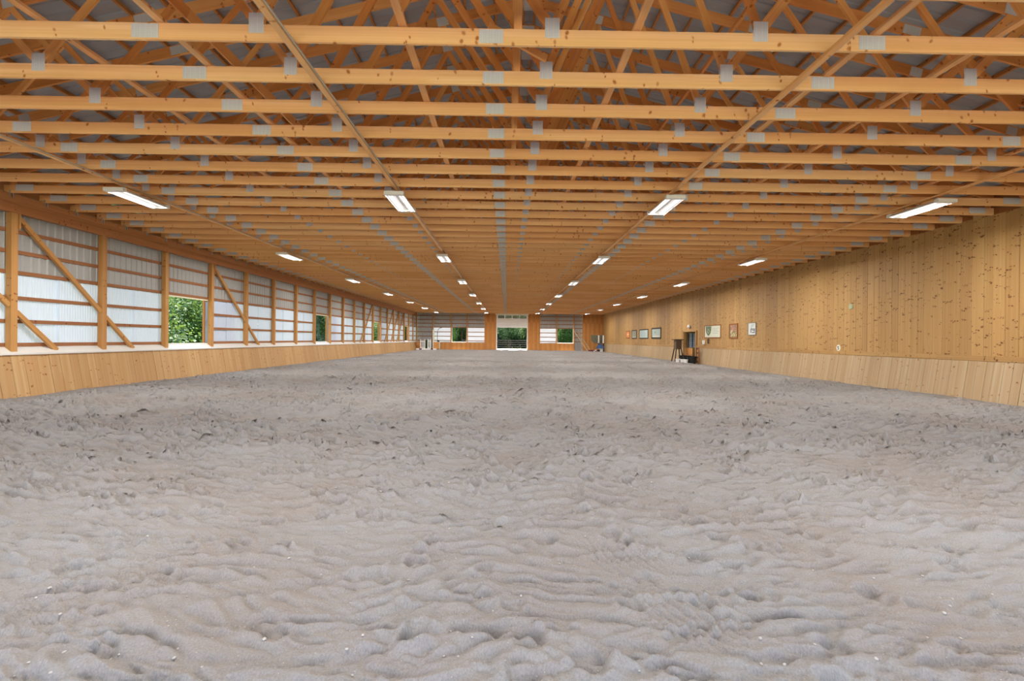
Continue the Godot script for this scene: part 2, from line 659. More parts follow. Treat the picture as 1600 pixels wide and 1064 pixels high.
	for k in 5200:
		var pd := lerpf(1.4, 11.0, r2.randf() ** 1.7)
		var px := r2.randf_range(-1.25, 1.25) * pd
		var r := clampi(ds.bsearch(pd), 0, rows - 1)
		var hw := half_w[r]
		px = clampf(px, lo + 0.6, hi - 0.6)
		var c := clampi(int(0.05 * (cols - 1) + (px - hw.x) / ((hw.y - hw.x) / (0.9 * (cols - 1)))), 0, cols - 1)
		var s := r2.randf_range(0.0012, 0.0035) if r2.randf() < 0.93 else r2.randf_range(0.004, 0.011)
		var b := Basis.from_euler(Vector3(r2.randf() * TAU, r2.randf() * TAU, 0)).scaled(Vector3(s, s * 0.7, s * r2.randf_range(0.7, 1.3)))
		mm.set_instance_transform(k, Transform3D(b, Vector3(px, hs[r * cols + c] + s * 0.3, -ds[r])))
	var mi := MultiMeshInstance3D.new()
	mi.name = "sand_crumbs"
	mi.multimesh = mm
	mi.set_meta("kind", "stuff")
	mi.set_meta("label", "loose crumbs of sand and tiny stones strewn over the footing")
	mi.set_meta("category", "sand")
	add_child(mi)

# ------------------------------------------------------------------ roof

func roof_y(x: float) -> float:   # underside of the top chords' upper edge line
	return YC + HEEL + 0.184 + (12.4 - absf(x - XM)) * PITCH

func build_roof() -> void:
	var c := structure("ceiling", "grey ribbed metal roof on pine purlins above the trusses")
	var ang := atan(PITCH)
	var zc := (ZF + ZB) / 2.0
	var zl := ZB - ZF + 0.6
	for side in [-1, 1]:
		for k in 21:
			var off := 0.12 + 0.61 * k
			var x: float = XM + side * off * cos(ang)
			var y := roof_y(x) + 0.055
			var up := Vector3(side * sin(ang), cos(ang), 0)
			beam(c, "purlin", Vector3(x, y, zc - zl / 2), Vector3(x, y, zc + zl / 2), 0.089, 0.038, M.purlin, k, up)
		# sheets: ribs run down the slope
		var w := 0.914
		var wave := PackedVector2Array([Vector2(0, 0), Vector2(0.72, 0), Vector2(0.80, 0.02), Vector2(0.92, 0.02)])
		var key := ribbed(w, 0.0, 13.1, wave, w / 4.0)
		var n := int(ceil(zl / w))
		for k in n:
			var z := zc - zl / 2 + w * (k + 0.5)
			var down := Vector3(side * cos(ang), -sin(ang), 0)
			var out := Vector3(side * sin(ang), cos(ang), 0)
			var along := Vector3(0, 0, 1) * (1.0 if side < 0 else 1.0)
			part(c, "roof_sheet", key, M.roof, Transform3D(Basis(along, down, out), Vector3(XM, roof_y(XM) + 0.108, z)))
	# ridge cap
	for side in [-1, 1]:
		var x2: float = XM + side * 0.2
		beam(c, "ridge_cap", Vector3(x2, roof_y(x2) + 0.15, zc - zl / 2), Vector3(x2, roof_y(x2) + 0.15, zc + zl / 2), 0.01, 0.44, M.roof, 0, Vector3(side * sin(ang), cos(ang), 0))
	# thin conduit along the attic
	part(c, "conduit", tube(PackedVector3Array([Vector3(0.153, EYE + 4.3, ZB), Vector3(0.153, EYE + 4.3, ZF + 0.2)]), 0.013, 8), M.conduit)
	# braces lying along the building on the bottom chords and on the webs
	var v := 0
	for b in [[-5.3, 0.25], [-3.92, 0.22], [-1.22, 0.22], [1.42, 0.22], [4.15, 0.22], [5.6, 0.25], [-8.9, 0.22], [9.3, 0.22]]:
		for s in 13:
			var z0 := ZB - 0.1 - s * 4.87
			beam(c, "brace_board", Vector3(b[0], YC + b[1], z0), Vector3(b[0] + (0.02 if s % 2 else -0.02), YC + b[1], maxf(z0 - 4.95, ZF + 0.1)), 0.038, 0.089, M.chord[v % 4], v)
			v += 1
	for b in [[0.95, 1.45, 0.24], [-4.3, 1.0, 0.14], [5.1, 1.0, 0.14], [2.75, 0.55, 0.09]]:
		for s in 13:
			var z0 := ZB - 0.1 - s * 4.87
			beam(c, "brace_board", Vector3(b[0], YC + b[1], z0), Vector3(b[0], YC + b[1], maxf(z0 - 4.87, ZF + 0.1)), b[2], 0.038, M.web[v % 3], v, Vector3(0.35, 1, 0))
			v += 1
	beam(c, "brace_board", Vector3(-0.26, YC + 0.46, -5.55), Vector3(0.46, YC + 0.20, -5.75), 0.089, 0.038, M.web[2], 3)

# ------------------------------------------------------------------ trusses

var plate_cache := {}
func plate(parent: Node3D, x: float, y: float, w: float, h: float, turn := 0.0) -> void:
	for s in [-1, 1]:
		part(parent, "nail_plate", stick(w, h, 0.003, 0), M.plate, Transform3D(Basis(Vector3.BACK, turn), Vector3(x, y, s * 0.0205)))

func truss_proto(v: int) -> Node3D:
	var t := Node3D.new()
	var r := RandomNumberGenerator.new()
	r.seed = 400 + v
	var splices := [-11.75, -7.95, -4.06, -0.21, 4.1, 8.4, 12.55]
	for i in 6:
		beam(t, "bottom_chord", Vector3(splices[i], YC + 0.092, 0), Vector3(splices[i + 1], YC + 0.092, 0), 0.184, 0.038, M.chord[r.randi() % 4], v * 17 + i, Vector3.UP, 0.003)
	for i in range(1, 6):
		plate(t, splices[i], YC + 0.094, 0.30 if i != 3 else 0.27, 0.155)
	var ex := [-11.85, -6.0, XM, 6.7, 12.65]
	for i in 4:
		var y0 := roof_y(ex[i]) - 0.095
		var y1 := roof_y(ex[i + 1]) - 0.095
		beam(t, "top_chord", Vector3(ex[i], y0, 0), Vector3(ex[i + 1], y1, 0), 0.184, 0.038, M.web[r.randi() % 3], v * 13 + i)
	plate(t, ex[1], roof_y(ex[1]) - 0.095, 0.30, 0.15, atan(PITCH))
	plate(t, ex[3], roof_y(ex[3]) - 0.095, 0.30, 0.15, -atan(PITCH))
	plate(t, XM, roof_y(XM) - 0.16, 0.25, 0.22)
	var bot := [-10.6, -8.47, -6.05, -2.83, 0.475, 2.83, 6.05, 8.93, 11.2]
	var top := [-9.6, -7.3, -4.4, -1.35, 1.75, 4.5, 7.5, 10.2]
	for i in 8:
		var p := Vector3(top[i], roof_y(top[i]) - 0.19, 0)
		for j in [0, 1]:
			var b: float = bot[i + j]
			if (i == 0 and j == 0) or (i == 7 and j == 1):
				continue
			beam(t, "web", Vector3(b, YC + 0.19, 0), p, 0.089 if i % 3 else 0.114, 0.036, M.web[r.randi() % 3], v * 29 + i * 2 + j, Vector3(0, 0, 1).cross(Vector3(1, 0, 0)))
		plate(t, top[i], roof_y(top[i]) - 0.11, 0.22, 0.17, atan(PITCH) * (1 if top[i] < XM else -1))
	for i in range(1, 8):
		plate(t, bot[i], YC + 0.20, 0.165, 0.225)
	beam(t, "web", Vector3(0.09, YC + 0.18, 0), Vector3(0.09, roof_y(0.09) - 0.19, 0), 0.089, 0.036, M.web[2], v, Vector3.RIGHT)
	# heels
	for s in [-1, 1]:
		var hx: float = -11.55 if s < 0 else 12.30
		plate(t, hx + 0.28 * -s, YC + 0.12, 0.42, 0.15)
		beam(t, "heel_block", Vector3(hx, YC + 0.184, 0), Vector3(hx, roof_y(hx) - 0.19, 0), 0.14, 0.036, M.web[0], v, Vector3.RIGHT)
	for s in [-1, 1]:
		box(t, "tie_strap", Vector3(-11.60, YC - 0.10, s * 0.034 - 0.009), Vector3(-11.585, YC + 0.06, s * 0.034 + 0.009), M.zinc)
	return t

func build_trusses() -> void:
	var protos := []
	for v in 6:
		protos.append(truss_proto(v))
	var n_last := 67
	for n in range(-3, n_last + 1):
		var z := -(5.20 + TRUSS * n)
		var o: Node3D = protos[posmod(n * 5 + n / 6, 6)].duplicate()
		o.name = numbered("roof_truss")
		o.position = Vector3(0, 0, z)
		o.set_meta("label", "pine roof truss with grey nail plates, %s from the wall with the sectional door" % ordinal(n_last + 1 - n))
		o.set_meta("category", "roof truss")
		o.set_meta("group", "pine roof trusses over the arena")
		add_child(o)
	for p in protos:
		p.free()

# ------------------------------------------------------------------ lamps and the boards that carry them

const ROWS := [-8.42, -2.46, 3.62, 9.55]
const ROW_WORDS := ["along the window wall", "second from the window wall", "second from the boarded wall", "along the boarded wall"]

func build_runners() -> void:
	for i in 4:
		var x: float = ROWS[i]
		var t := thing("lighting_runner", "long narrow board with conduit carrying the lamp row %s" % ROW_WORDS[i], "runner board", Vector3(x, YC, 0), "boards that carry the lamps")
		var v := 0
		var z := ZB - 0.2
		while z > ZF + 0.5:
			var z1 := maxf(z - 4.87, ZF + 0.3)
			beam(t, "board", Vector3(0, -0.02, z), Vector3(0, -0.02, z1), 0.038, 0.075, M.chord[(v + i) % 4], v + i * 20)
			z = z1
			v += 1
		part(t, "conduit", tube(PackedVector3Array([Vector3(0.055, -0.014, ZB - 0.2), Vector3(0.055, -0.014, ZF + 0.3)]), 0.012, 8), M.conduit)

func build_lamps() -> void:
	# one fixture, then copies
	var proto := Node3D.new()
	var l := 1.28
	var hw := 0.21
	# housing: a shallow tray, open below
	var st := SurfaceTool.new()
	st.begin(Mesh.PRIMITIVE_TRIANGLES)
	var prof := [Vector2(-hw, -0.07), Vector2(-hw, -0.05), Vector2(-0.15, 0.0), Vector2(-0.06, 0.02), Vector2(0.06, 0.02), Vector2(0.15, 0.0), Vector2(hw, -0.05), Vector2(hw, -0.07), Vector2(hw - 0.012, -0.07), Vector2(hw - 0.012, -0.054), Vector2(0.145, -0.012), Vector2(0.05, -0.012), Vector2(0.02, -0.03), Vector2(-0.02, -0.03), Vector2(-0.05, -0.012), Vector2(-0.145, -0.012), Vector2(-hw + 0.012, -0.054), Vector2(-hw + 0.012, -0.07)]
	for i in prof.size():
		var p: Vector2 = prof[i]
		var q: Vector2 = prof[(i + 1) % prof.size()]
		quad(st, Vector3(p.x, p.y, l / 2), Vector3(p.x, p.y, -l / 2), Vector3(q.x, q.y, -l / 2), Vector3(q.x, q.y, l / 2), Vector2.ZERO, Vector2.ZERO, Vector2.ZERO, Vector2.ZERO)
	var housing := part(proto, "housing", st.commit(), M.reflector)
	for s in [-1, 1]:
		box(proto, "end_cap", Vector3(-hw, -0.075, s * l / 2 - 0.05), Vector3(hw, 0.005, s * l / 2 + 0.05), M.white, 0, 0.006)
	for x in [-0.155, -0.085, 0.085, 0.155]:
		part(proto, "lamp_tube", tube(PackedVector3Array([Vector3(x, -0.045, -l / 2 + 0.03), Vector3(x, -0.045, l / 2 - 0.03)]), 0.013, 8), M.tube)
	for s in [-1, 1]:
		var hanger := box(proto, "hanger", Vector3(-0.012, 0.0, s * 0.4 - 0.012), Vector3(0.012, 0.11, s * 0.4 + 0.012), M.zinc)
		under(hanger, housing)
	for i in 4:
		for k in range(-1, 7):
			var z := -(10.6 + 7.32 * k)
			var o: Node3D = proto.duplicate()
			o.name = numbered("fluorescent_lamp")
			o.position = Vector3(ROWS[i], YC - 0.15, z)
			o.set_meta("label", "white tube lamp, %s from the sectional door, in the row %s" % [ordinal(7 - k), ROW_WORDS[i]])
			o.set_meta("category", "ceiling lamp")
			o.set_meta("group", "fluorescent lamps under the trusses")
			add_child(o)
			for q in [-0.12, 0.12]:
				var a := AreaLight3D.new()
				a.name = "lamp_glow"
				a.area_size = Vector2(0.032, 1.18)
				a.light_energy = 6.8
				a.light_color = Color(1.0, 0.98, 0.95)
				a.shadow_enabled = true
				a.area_range = 70.0
				a.rotation = Vector3(-PI / 2, 0, 0)
				a.position = Vector3(q, -0.062, 0)
				o.add_child(a, true)
	proto.free()

# ------------------------------------------------------------------ window wall

func post_z(k: int) -> float:
	return -(11.0 + BAY * k)

const GIRTS := [4.42, 3.90, 3.41, 2.92, 2.31, 1.75, 1.19]
const OPEN_BAYS := [2, 7, 12, 17]

func build_wall_left() -> void:
	var w := structure("wall_left", "post wall with grey ribbed steel above translucent sheets")
	var wave := PackedVector2Array([Vector2(0, 0), Vector2(0.25, 0.011), Vector2(0.5, 0.014), Vector2(0.75, 0.011)])
	var steel_wave := PackedVector2Array([Vector2(0, 0), Vector2(0.55, 0), Vector2(0.68, 0.02), Vector2(0.87, 0.02)])
	var steel := ribbed(BAY, 2.86, 4.80, steel_wave, BAY / 12.0)
	var low_steel := ribbed(BAY, 0.95, 2.86, steel_wave, BAY / 12.0)
	var half := ribbed(BAY / 2.0 + 0.02, 1.10, 2.90, wave, 0.076)
	var turn := Basis(Vector3.UP, PI / 2)
	var xo := XL - 0.14 - 0.042
	for k in range(-6, 21):
		var z := post_z(k)
		box(w, "post", Vector3(XL - 0.14, 0.3, z - 0.075), Vector3(XL, YC - 0.42, z + 0.075), M.post[posmod(k, 2)], k + 40, 0.004)
		if k in [-1, 0, 3, 6, 9, 13]:
			box(w, "bearing_block", Vector3(XL - 0.12, YC - 0.80, z - 0.12), Vector3(XL + 0.02, YC - 0.43, z - 0.077), M.post[1], k + 9)
		if k == 20:
			break
		var zc := z - BAY / 2
		# header of two planks
		box(w, "header_plank", Vector3(XL - 0.10, YC - 0.23, z - BAY), Vector3(XL + 0.012, YC - 0.002, z), M.header, k + 70, 0.004)
		box(w, "header_plank", Vector3(XL - 0.10, YC - 0.44, z - BAY), Vector3(XL + 0.028, YC - 0.234, z), M.header, k + 101, 0.004)
		part(w, "steel_sheet", steel, M.steel, Transform3D(turn, Vector3(xo, 0, zc)))
		var open: bool = k in OPEN_BAYS
		for i in GIRTS.size():
			var y: float = GIRTS[i]
			if open and i > 3:
				continue
			box(w, "girt", Vector3(xo + 0.003, y - 0.045, z - BAY), Vector3(XL - 0.141, y + 0.045, z), M.girt, i * 3 + posmod(k, 5))
		if not open:
			for s in [-1, 1]:
				part(w, "translucent_sheet", half, M.sheet, Transform3D(turn, Vector3(xo - 0.012 * (1 + s), 0, zc + s * BAY / 4.0)))
		# sloping sill and what closes the wall below it
		part(w, "sill_board", stick(BAY - 0.004, 0.26, 0.02, k + 30), M.sill, Transform3D(Basis(Vector3.BACK, Vector3(-0.80, 0.60, 0).normalized(), Vector3(-0.60, -0.80, 0).normalized()), Vector3(XL - 0.055, 1.055, zc)))
		box(w, "base_sheet", Vector3(xo - 0.06, -0.3, z - BAY), Vector3(xo - 0.01, 1.16, z), M.steel, k)
	box(w, "eave_board", Vector3(xo - 0.10, YC - 0.04, ZF - 0.2), Vector3(xo - 0.05, roof_y(xo) + 0.06, ZB + 0.2), M.header, 4)
	# diagonal braces: from the head of a post down past the next one
	for b in [[-1, 1], [0, 1], [3, 1], [12, -1], [15, -1], [16, -1], [17, -1]]:
		var z0: float = post_z(b[0]) - 0.08 * b[1]
		var z1: float = post_z(b[0]) - b[1] * BAY * 1.44
		var p := Vector3(XL - 0.055, YC - 0.48, z0)
		var q := Vector3(XL - 0.055, 1.04, z1)
		var zm: float = post_z(b[0] + b[1])
		var f0: float = (zm + 0.076 * b[1] - z0) / (z1 - z0)
		var f1: float = (zm - 0.076 * b[1] - z0) / (z1 - z0)
		beam(w, "diagonal_brace", p, p.lerp(q, f0), 0.10, 0.075, M.post[0], b[0] + 3)
		beam(w, "diagonal_brace", p.lerp(q, f1), q, 0.10, 0.075, M.post[0], b[0] + 5)
	# windows: an opening with thin white trim, its sliding sheet pushed along outside the next bay
	for i in OPEN_BAYS.size():
		var k: int = OPEN_BAYS[i]
		var z: float = post_z(k)
		var o := structure("window_%d" % (i + 1), "open sliding window of a framed translucent sheet")
		box(o, "window_frame", Vector3(xo - 0.02, 2.82, z - BAY + 0.08), Vector3(xo + 0.03, 2.87, z - 0.08), M.cream)
		box(o, "window_frame", Vector3(xo - 0.02, 1.13, z - BAY + 0.08), Vector3(xo + 0.03, 1.18, z - 0.08), M.white)
		box(o, "window_frame", Vector3(xo - 0.05, 1.18, z - BAY + 0.20), Vector3(xo + 0.02, 2.82, z - BAY + 0.26), M.brown)
		var zz := z - BAY - 0.85
		for s in [-1, 1]:
			box(o, "sash_rail", Vector3(xo - 0.12, 1.13 if s < 0 else 2.80, zz - 0.95), Vector3(xo - 0.07, 1.19 if s < 0 else 2.86, zz + 0.95), M.brown)
			box(o, "sash_stile", Vector3(xo - 0.12, 1.19, zz + s * 0.95 - 0.03), Vector3(xo - 0.07, 2.80, zz + s * 0.95 + 0.03), M.brown)
			part(o, "translucent_sheet", ribbed(0.93, 1.19, 2.80, wave, 0.076), M.sheet, Transform3D(turn, Vector3(xo - 0.10, 0, zz + s * 0.465)))
		box(o, "sash_rail", Vector3(xo - 0.12, 1.95, zz - 0.92), Vector3(xo - 0.105, 2.01, zz + 0.92), M.brown)
	# leaning kick boards
	var kb := structure("baseboard_left", "leaning kick boards of pale pine under the windows")
	kick_row(kb, Vector2(XL + 0.06, 0.95), Vector2(XL + 0.25, -0.06), M.kick_left, 0.27, [])
	box(kb, "cap_board", Vector3(XL + 0.03, 0.952, ZF + 0.3), Vector3(XL + 0.095, 0.978, ZB), M.sill, 3)

# boards side by side, leaning from top (x, y) to foot (x, y), along the wall; gap holds [z0, z1] left out
func kick_row(parent: Node3D, top: Vector2, foot: Vector2, mats: Array, width: float, gap: Array) -> void:
	var z := ZB
	var v := 0
	var dir := (top - foot)
	var len_ := dir.length()
	var up := Vector3(dir.x, dir.y, 0).normalized()
	var side := 1.0 if foot.x > top.x else -1.0
	var r := RandomNumberGenerator.new()
	r.seed = int(width * 1000)
	while z > ZF + 0.05:
		var w: float = width * [0.85, 1.0, 1.12][r.randi() % 3]
		if gap.size() and z - w < gap[0] and z > gap[1]:
			z -= w
			continue
		var proud := r.randf_range(-0.004, 0.004)
		var mid := (top + foot) / 2.0
		var nrm := Vector3(up.y, -up.x, 0) * side
		var c := Vector3(mid.x, mid.y, z - w / 2.0) - nrm * (0.02 - proud)
		part(parent, "kick_board", stick(len_, w - 0.006, 0.03, (v * 7) % 23, 0.003), mats[r.randi() % mats.size()], Transform3D(Basis(up, Vector3.BACK, up.cross(Vector3.BACK)), c))
		z -= w
		v += 1

# ------------------------------------------------------------------ boarded wall

const DOOR_Z0 := -30.1
const DOOR_Z1 := -32.2
const DOOR_H := 2.06

func build_wall_right() -> void:
	var w := structure("wall_right", "tall wall of upright knotty pine boards")
	var r := RandomNumberGenerator.new()
	r.seed = 31
	var z := ZB
	var v := 0
	while z > ZF:
		var wd: float = [0.21, 0.24, 0.28, 0.31][r.randi() % 4]
		var over_door: bool = z - wd < DOOR_Z0 and z > DOOR_Z1
		var y0 := DOOR_H + 0.08 if over_door else 1.0
		var y1 := YC + 0.01 + r.randf_range(-0.01, 0.02)
		if int(v) % 11 == 4:
			y1 = YC + 0.19
		var x := XR + 0.011 + r.randf_range(-0.003, 0.003)
		part(w, "wall_board", stick(y1 - y0, wd - 0.005, 0.022, (v * 5) % 24, 0.007), M.wall[r.randi() % 4], Transform3D(Basis(Vector3.UP, Vector3.BACK, Vector3.RIGHT), Vector3(x, (y0 + y1) / 2.0, z - wd / 2.0)))
		z -= wd
		v += 1
	# sheathing behind the boards, with the doorway left free
	box(w, "sheathing", Vector3(XR + 0.028, -0.3, DOOR_Z0), Vector3(XR + 0.12, YC + 0.66, ZB + 0.1), M.brown)
	box(w, "sheathing", Vector3(XR + 0.028, -0.3, ZF - 0.1), Vector3(XR + 0.12, YC + 0.66, DOOR_Z1), M.brown)
	box(w, "sheathing", Vector3(XR + 0.028, DOOR_H, DOOR_Z1), Vector3(XR + 0.12, YC + 0.66, DOOR_Z0), M.brown)
	# rail over the kick boards
	var tr := structure("trim_1", "long pine rail above the kick boards")
	var zz := ZB
	var k := 0
	while zz > ZF:
		var z1 := maxf(zz - 4.2, ZF)
		if zz > DOOR_Z0 and z1 < DOOR_Z0:
			z1 = DOOR_Z0
		if zz <= DOOR_Z0 and zz > DOOR_Z1:
			zz = DOOR_Z1
			continue
		box(tr, "rail_board", Vector3(XR - 0.034, 0.99, z1 + 0.003), Vector3(XR - 0.002, 1.13, zz), M.wall[k % 4], k + 50, 0.004)
		zz = z1
		k += 1
	var kb := structure("baseboard_right", "leaning kick boards of whitened pine along the boarded wall")
	kick_row(kb, Vector2(XR - 0.03, 0.985), Vector2(XR - 0.19, -0.06), M.kick, 0.215, [DOOR_Z0, DOOR_Z1])
	# doorway into a small room
	var d := structure("door_2", "narrow doorway in the boarded wall with a half-height gate")
	for zq in [DOOR_Z0, DOOR_Z1]:
		box(d, "door_jamb", Vector3(XR - 0.05, 0, zq - 0.06), Vector3(XR + 0.14, DOOR_H + 0.08, zq + 0.06), M.wall[1], 2)
	box(d, "door_head", Vector3(XR - 0.03, DOOR_H, DOOR_Z1 + 0.06), Vector3(XR + 0.14, DOOR_H + 0.08, DOOR_Z0 - 0.06), M.wall[1], 5)
	# open door leaf swung into the room, standing at the deeper jamb
	var leaf := part(d, "door_leaf", stick(DOOR_H - 0.08, 0.84, 0.04, 8), M.brown, Transform3D(Basis(Vector3.UP, Vector3(0.31, 0, -0.95).normalized(), Vector3.UP.cross(Vector3(0.31, 0, -0.95).normalized())), Vector3(XR + 0.30, DOOR_H / 2.0, DOOR_Z1 - 0.48)))
	under(box(d, "door_knob", Vector3(XR + 0.44, 0.98, DOOR_Z1 - 0.80), Vector3(XR + 0.50, 1.04, DOOR_Z1 - 0.74), M.zinc, 0, 0.01), leaf)
	# half gate boards
	for i in 5:
		box(d, "gate_board", Vector3(XR - 0.02, 0.42, DOOR_Z1 + 0.15 + i * 0.28), Vector3(XR + 0.01, 0.96, DOOR_Z1 + 0.15 + i * 0.28 + 0.27), M.end[i % 2], i)
	# room behind
	var rm := structure("wall_side_room", "small room behind the doorway with a window")
	var x1 := XR + 3.2
	var zw := DOOR_Z1 - 1.2
	box(rm, "room_wall", Vector3(XR + 0.12, 0, zw), Vector3(XR + 0.80, 2.6, zw + 0.08), M.wall[0], 3)
	box(rm, "room_wall", Vector3(XR + 1.60, 0, zw), Vector3(x1, 2.6, zw + 0.08), M.wall[0], 3)
	box(rm, "room_wall", Vector3(XR + 0.80, 0, zw), Vector3(XR + 1.60, 0.98, zw + 0.08), M.wall[0], 3)
	box(rm, "room_wall", Vector3(XR + 0.80, 1.98, zw), Vector3(XR + 1.60, 2.6, zw + 0.08), M.wall[0], 3)
	box(rm, "window_pane", Vector3(XR + 0.80, 0.98, zw + 0.03), Vector3(XR + 1.60, 1.98, zw + 0.036), M.sheet)
	for q in [0.80, 1.07, 1.33, 1.60]:
		box(rm, "window_bar", Vector3(XR + q - 0.025, 0.98, zw + 0.04), Vector3(XR + q + 0.025, 1.98, zw + 0.09), M.blue)
	for q in [0.98, 1.31, 1.64, 1.98]:
		box(rm, "window_bar", Vector3(XR + 0.80, q - 0.02, zw + 0.042), Vector3(XR + 1.60, q + 0.02, zw + 0.088), M.white)
	box(rm, "room_wall", Vector3(XR + 0.12, 0, DOOR_Z0 + 1.72), Vector3(x1, 2.6, DOOR_Z0 + 1.8), M.wall[0], 4)
	box(rm, "room_ceiling", Vector3(XR + 0.12, 2.6, DOOR_Z1 - 1.2), Vector3(x1, 2.68, DOOR_Z0 + 1.8), M.wall[2], 5)
	box(rm, "room_floor", Vector3(XR + 0.12, -0.1, DOOR_Z1 - 1.2), Vector3(x1, 0.0, DOOR_Z0 + 1.8), M.gravel, 5)
	# outer wall in pieces round a window
	box(rm, "room_wall", Vector3(x1, 0, DOOR_Z1 - 1.2), Vector3(x1 + 0.1, 0.95, DOOR_Z0 + 1.8), M.wall[1], 6)
	box(rm, "room_wall", Vector3(x1, 2.1, DOOR_Z1 - 1.2), Vector3(x1 + 0.1, 2.6, DOOR_Z0 + 1.8), M.wall[1], 7)
	box(rm, "room_wall", Vector3(x1, 0.95, DOOR_Z1 - 6.0), Vector3(x1 + 0.1, 2.1, DOOR_Z1 - 5.2), M.wall[1], 8)
	box(rm, "window_bar", Vector3(x1 + 0.02, 0.95, -33.0), Vector3(x1 + 0.06, 2.1, -32.94), M.blue)
	box(rm, "window_bar", Vector3(x1 + 0.02, 1.5, DOOR_Z1 - 1.2), Vector3(x1 + 0.06, 1.56, DOOR_Z0 + 1.8), M.blue)
	box(rm, "window_pane", Vector3(x1 + 0.03, 0.95, DOOR_Z1 - 1.2), Vector3(x1 + 0.04, 2.1, DOOR_Z0 + 1.8), M.glass)

# ------------------------------------------------------------------ end walls

func gable(parent: Node3D, z: float, mat: Material) -> void:
	var st := SurfaceTool.new()
	st.begin(Mesh.PRIMITIVE_TRIANGLES)
	var a := Vector3(XM - 12.4, YC - 0.02, 0)
	var b := Vector3(XM + 12.4, YC - 0.02, 0)
	var c := Vector3(XM + 12.4, roof_y(XM + 12.4) + 0.1, 0)
	var d := Vector3(XM, roof_y(XM) + 0.1, 0)
	var e := Vector3(XM - 12.4, roof_y(XM - 12.4) + 0.1, 0)
	for zz in [0.0, -0.06]:
		for t in [[a, e, d], [a, d, c], [a, c, b]]:
			st.set_normal(Vector3(0, 0, 1 if zz == 0.0 else -1))
			for p in (t if zz == 0.0 else [t[0], t[2], t[1]]):
				st.set_uv(Vector2(p.x, p.y)); st.add_vertex(p + Vector3(0, 0, zz))
	part(parent, "gable_sheet", st.commit(), mat, at(0, 0, z))

func end_bay(w: Node3D, x0: float, x1: float, z: float, kind: String, s: float, tag: int) -> void:
	# kind: "open", "sheet", "steel", "wood"; s is +1 when the wall looks towards +z
	var wave := PackedVector2Array([Vector2(0, 0), Vector2(0.25, 0.011), Vector2(0.5, 0.014), Vector2(0.75, 0.011)])
	var steel_wave := PackedVector2Array([Vector2(0, 0), Vector2(0.55, 0), Vector2(0.68, 0.02), Vector2(0.87, 0.02)])
	var wd := x1 - x0
	var xc := (x0 + x1) / 2.0
	var turn := Basis() if s > 0 else Basis(Vector3.UP, PI)
	var zo := z - s * 0.20
	if kind == "wood":
		var n := int(round(wd / 0.30))
		for i in n:
			var a := x0 + wd * i / n
			for lv in [[0.0, 0.97], [0.98, 2.40], [2.41, 3.60], [3.61, YC]]:
				box(w, "end_board", Vector3(a + 0.003, lv[0], z - s * 0.03), Vector3(a + wd / n - 0.003, lv[1], z), M.end[(i + tag + int(lv[0])) % 2], i + tag)
		box(w, "backing", Vector3(x0, -0.2, z - s * 0.12), Vector3(x1, YC + 0.2, z - s * 0.031), M.brown)
		return
	for i in GIRTS.size():
		if kind == "open" and i > 3:
			continue
		box(w, "girt", Vector3(x0, GIRTS[i] - 0.045, z - s * 0.18), Vector3(x1, GIRTS[i] + 0.045, z - s * 0.142), M.girt, i + tag)
	part(w, "steel_sheet", ribbed(wd, 2.86, YC + 0.1, steel_wave, 0.203), M.steel, Transform3D(turn, Vector3(xc, 0, zo)))
	if kind == "sheet":
		for q in [-1, 1]:
			part(w, "translucent_sheet", ribbed(wd / 2 + 0.01, 1.02, 2.90, wave, 0.076), M.sheet, Transform3D(turn, Vector3(xc + q * wd / 4, 0, zo - s * 0.01 * (1 + q))))
	elif kind == "steel":
		part(w, "steel_sheet", ribbed(wd, 0.0, 2.86, steel_wave, 0.203), M.steel, Transform3D(turn, Vector3(xc, 0, zo)))
	if kind != "steel":
		var n := int(round(wd / 0.30))
		for i in n:
			var a := x0 + wd * i / n
			part(w, "kick_board", stick(0.98, wd / n - 0.006, 0.03, i), M.end[(i + tag) % 2], Transform3D(Basis(Vector3.UP, 0.0) * Basis(Vector3(0, cos(0.15), -s * sin(0.15)), Vector3.LEFT, Vector3(0, cos(0.15), -s * sin(0.15)).cross(Vector3.LEFT)), Vector3(a + wd / n / 2, 0.46, z + s * 0.09)))
		box(w, "sill_board", Vector3(x0, 0.93, z - s * 0.22), Vector3(x1, 0.965, z + s * 0.03), M.sill, tag)
		box(w, "base_sheet", Vector3(x0, -0.3, zo - s * 0.05), Vector3(x1, 1.06, zo - s * 0.01), M.steel)

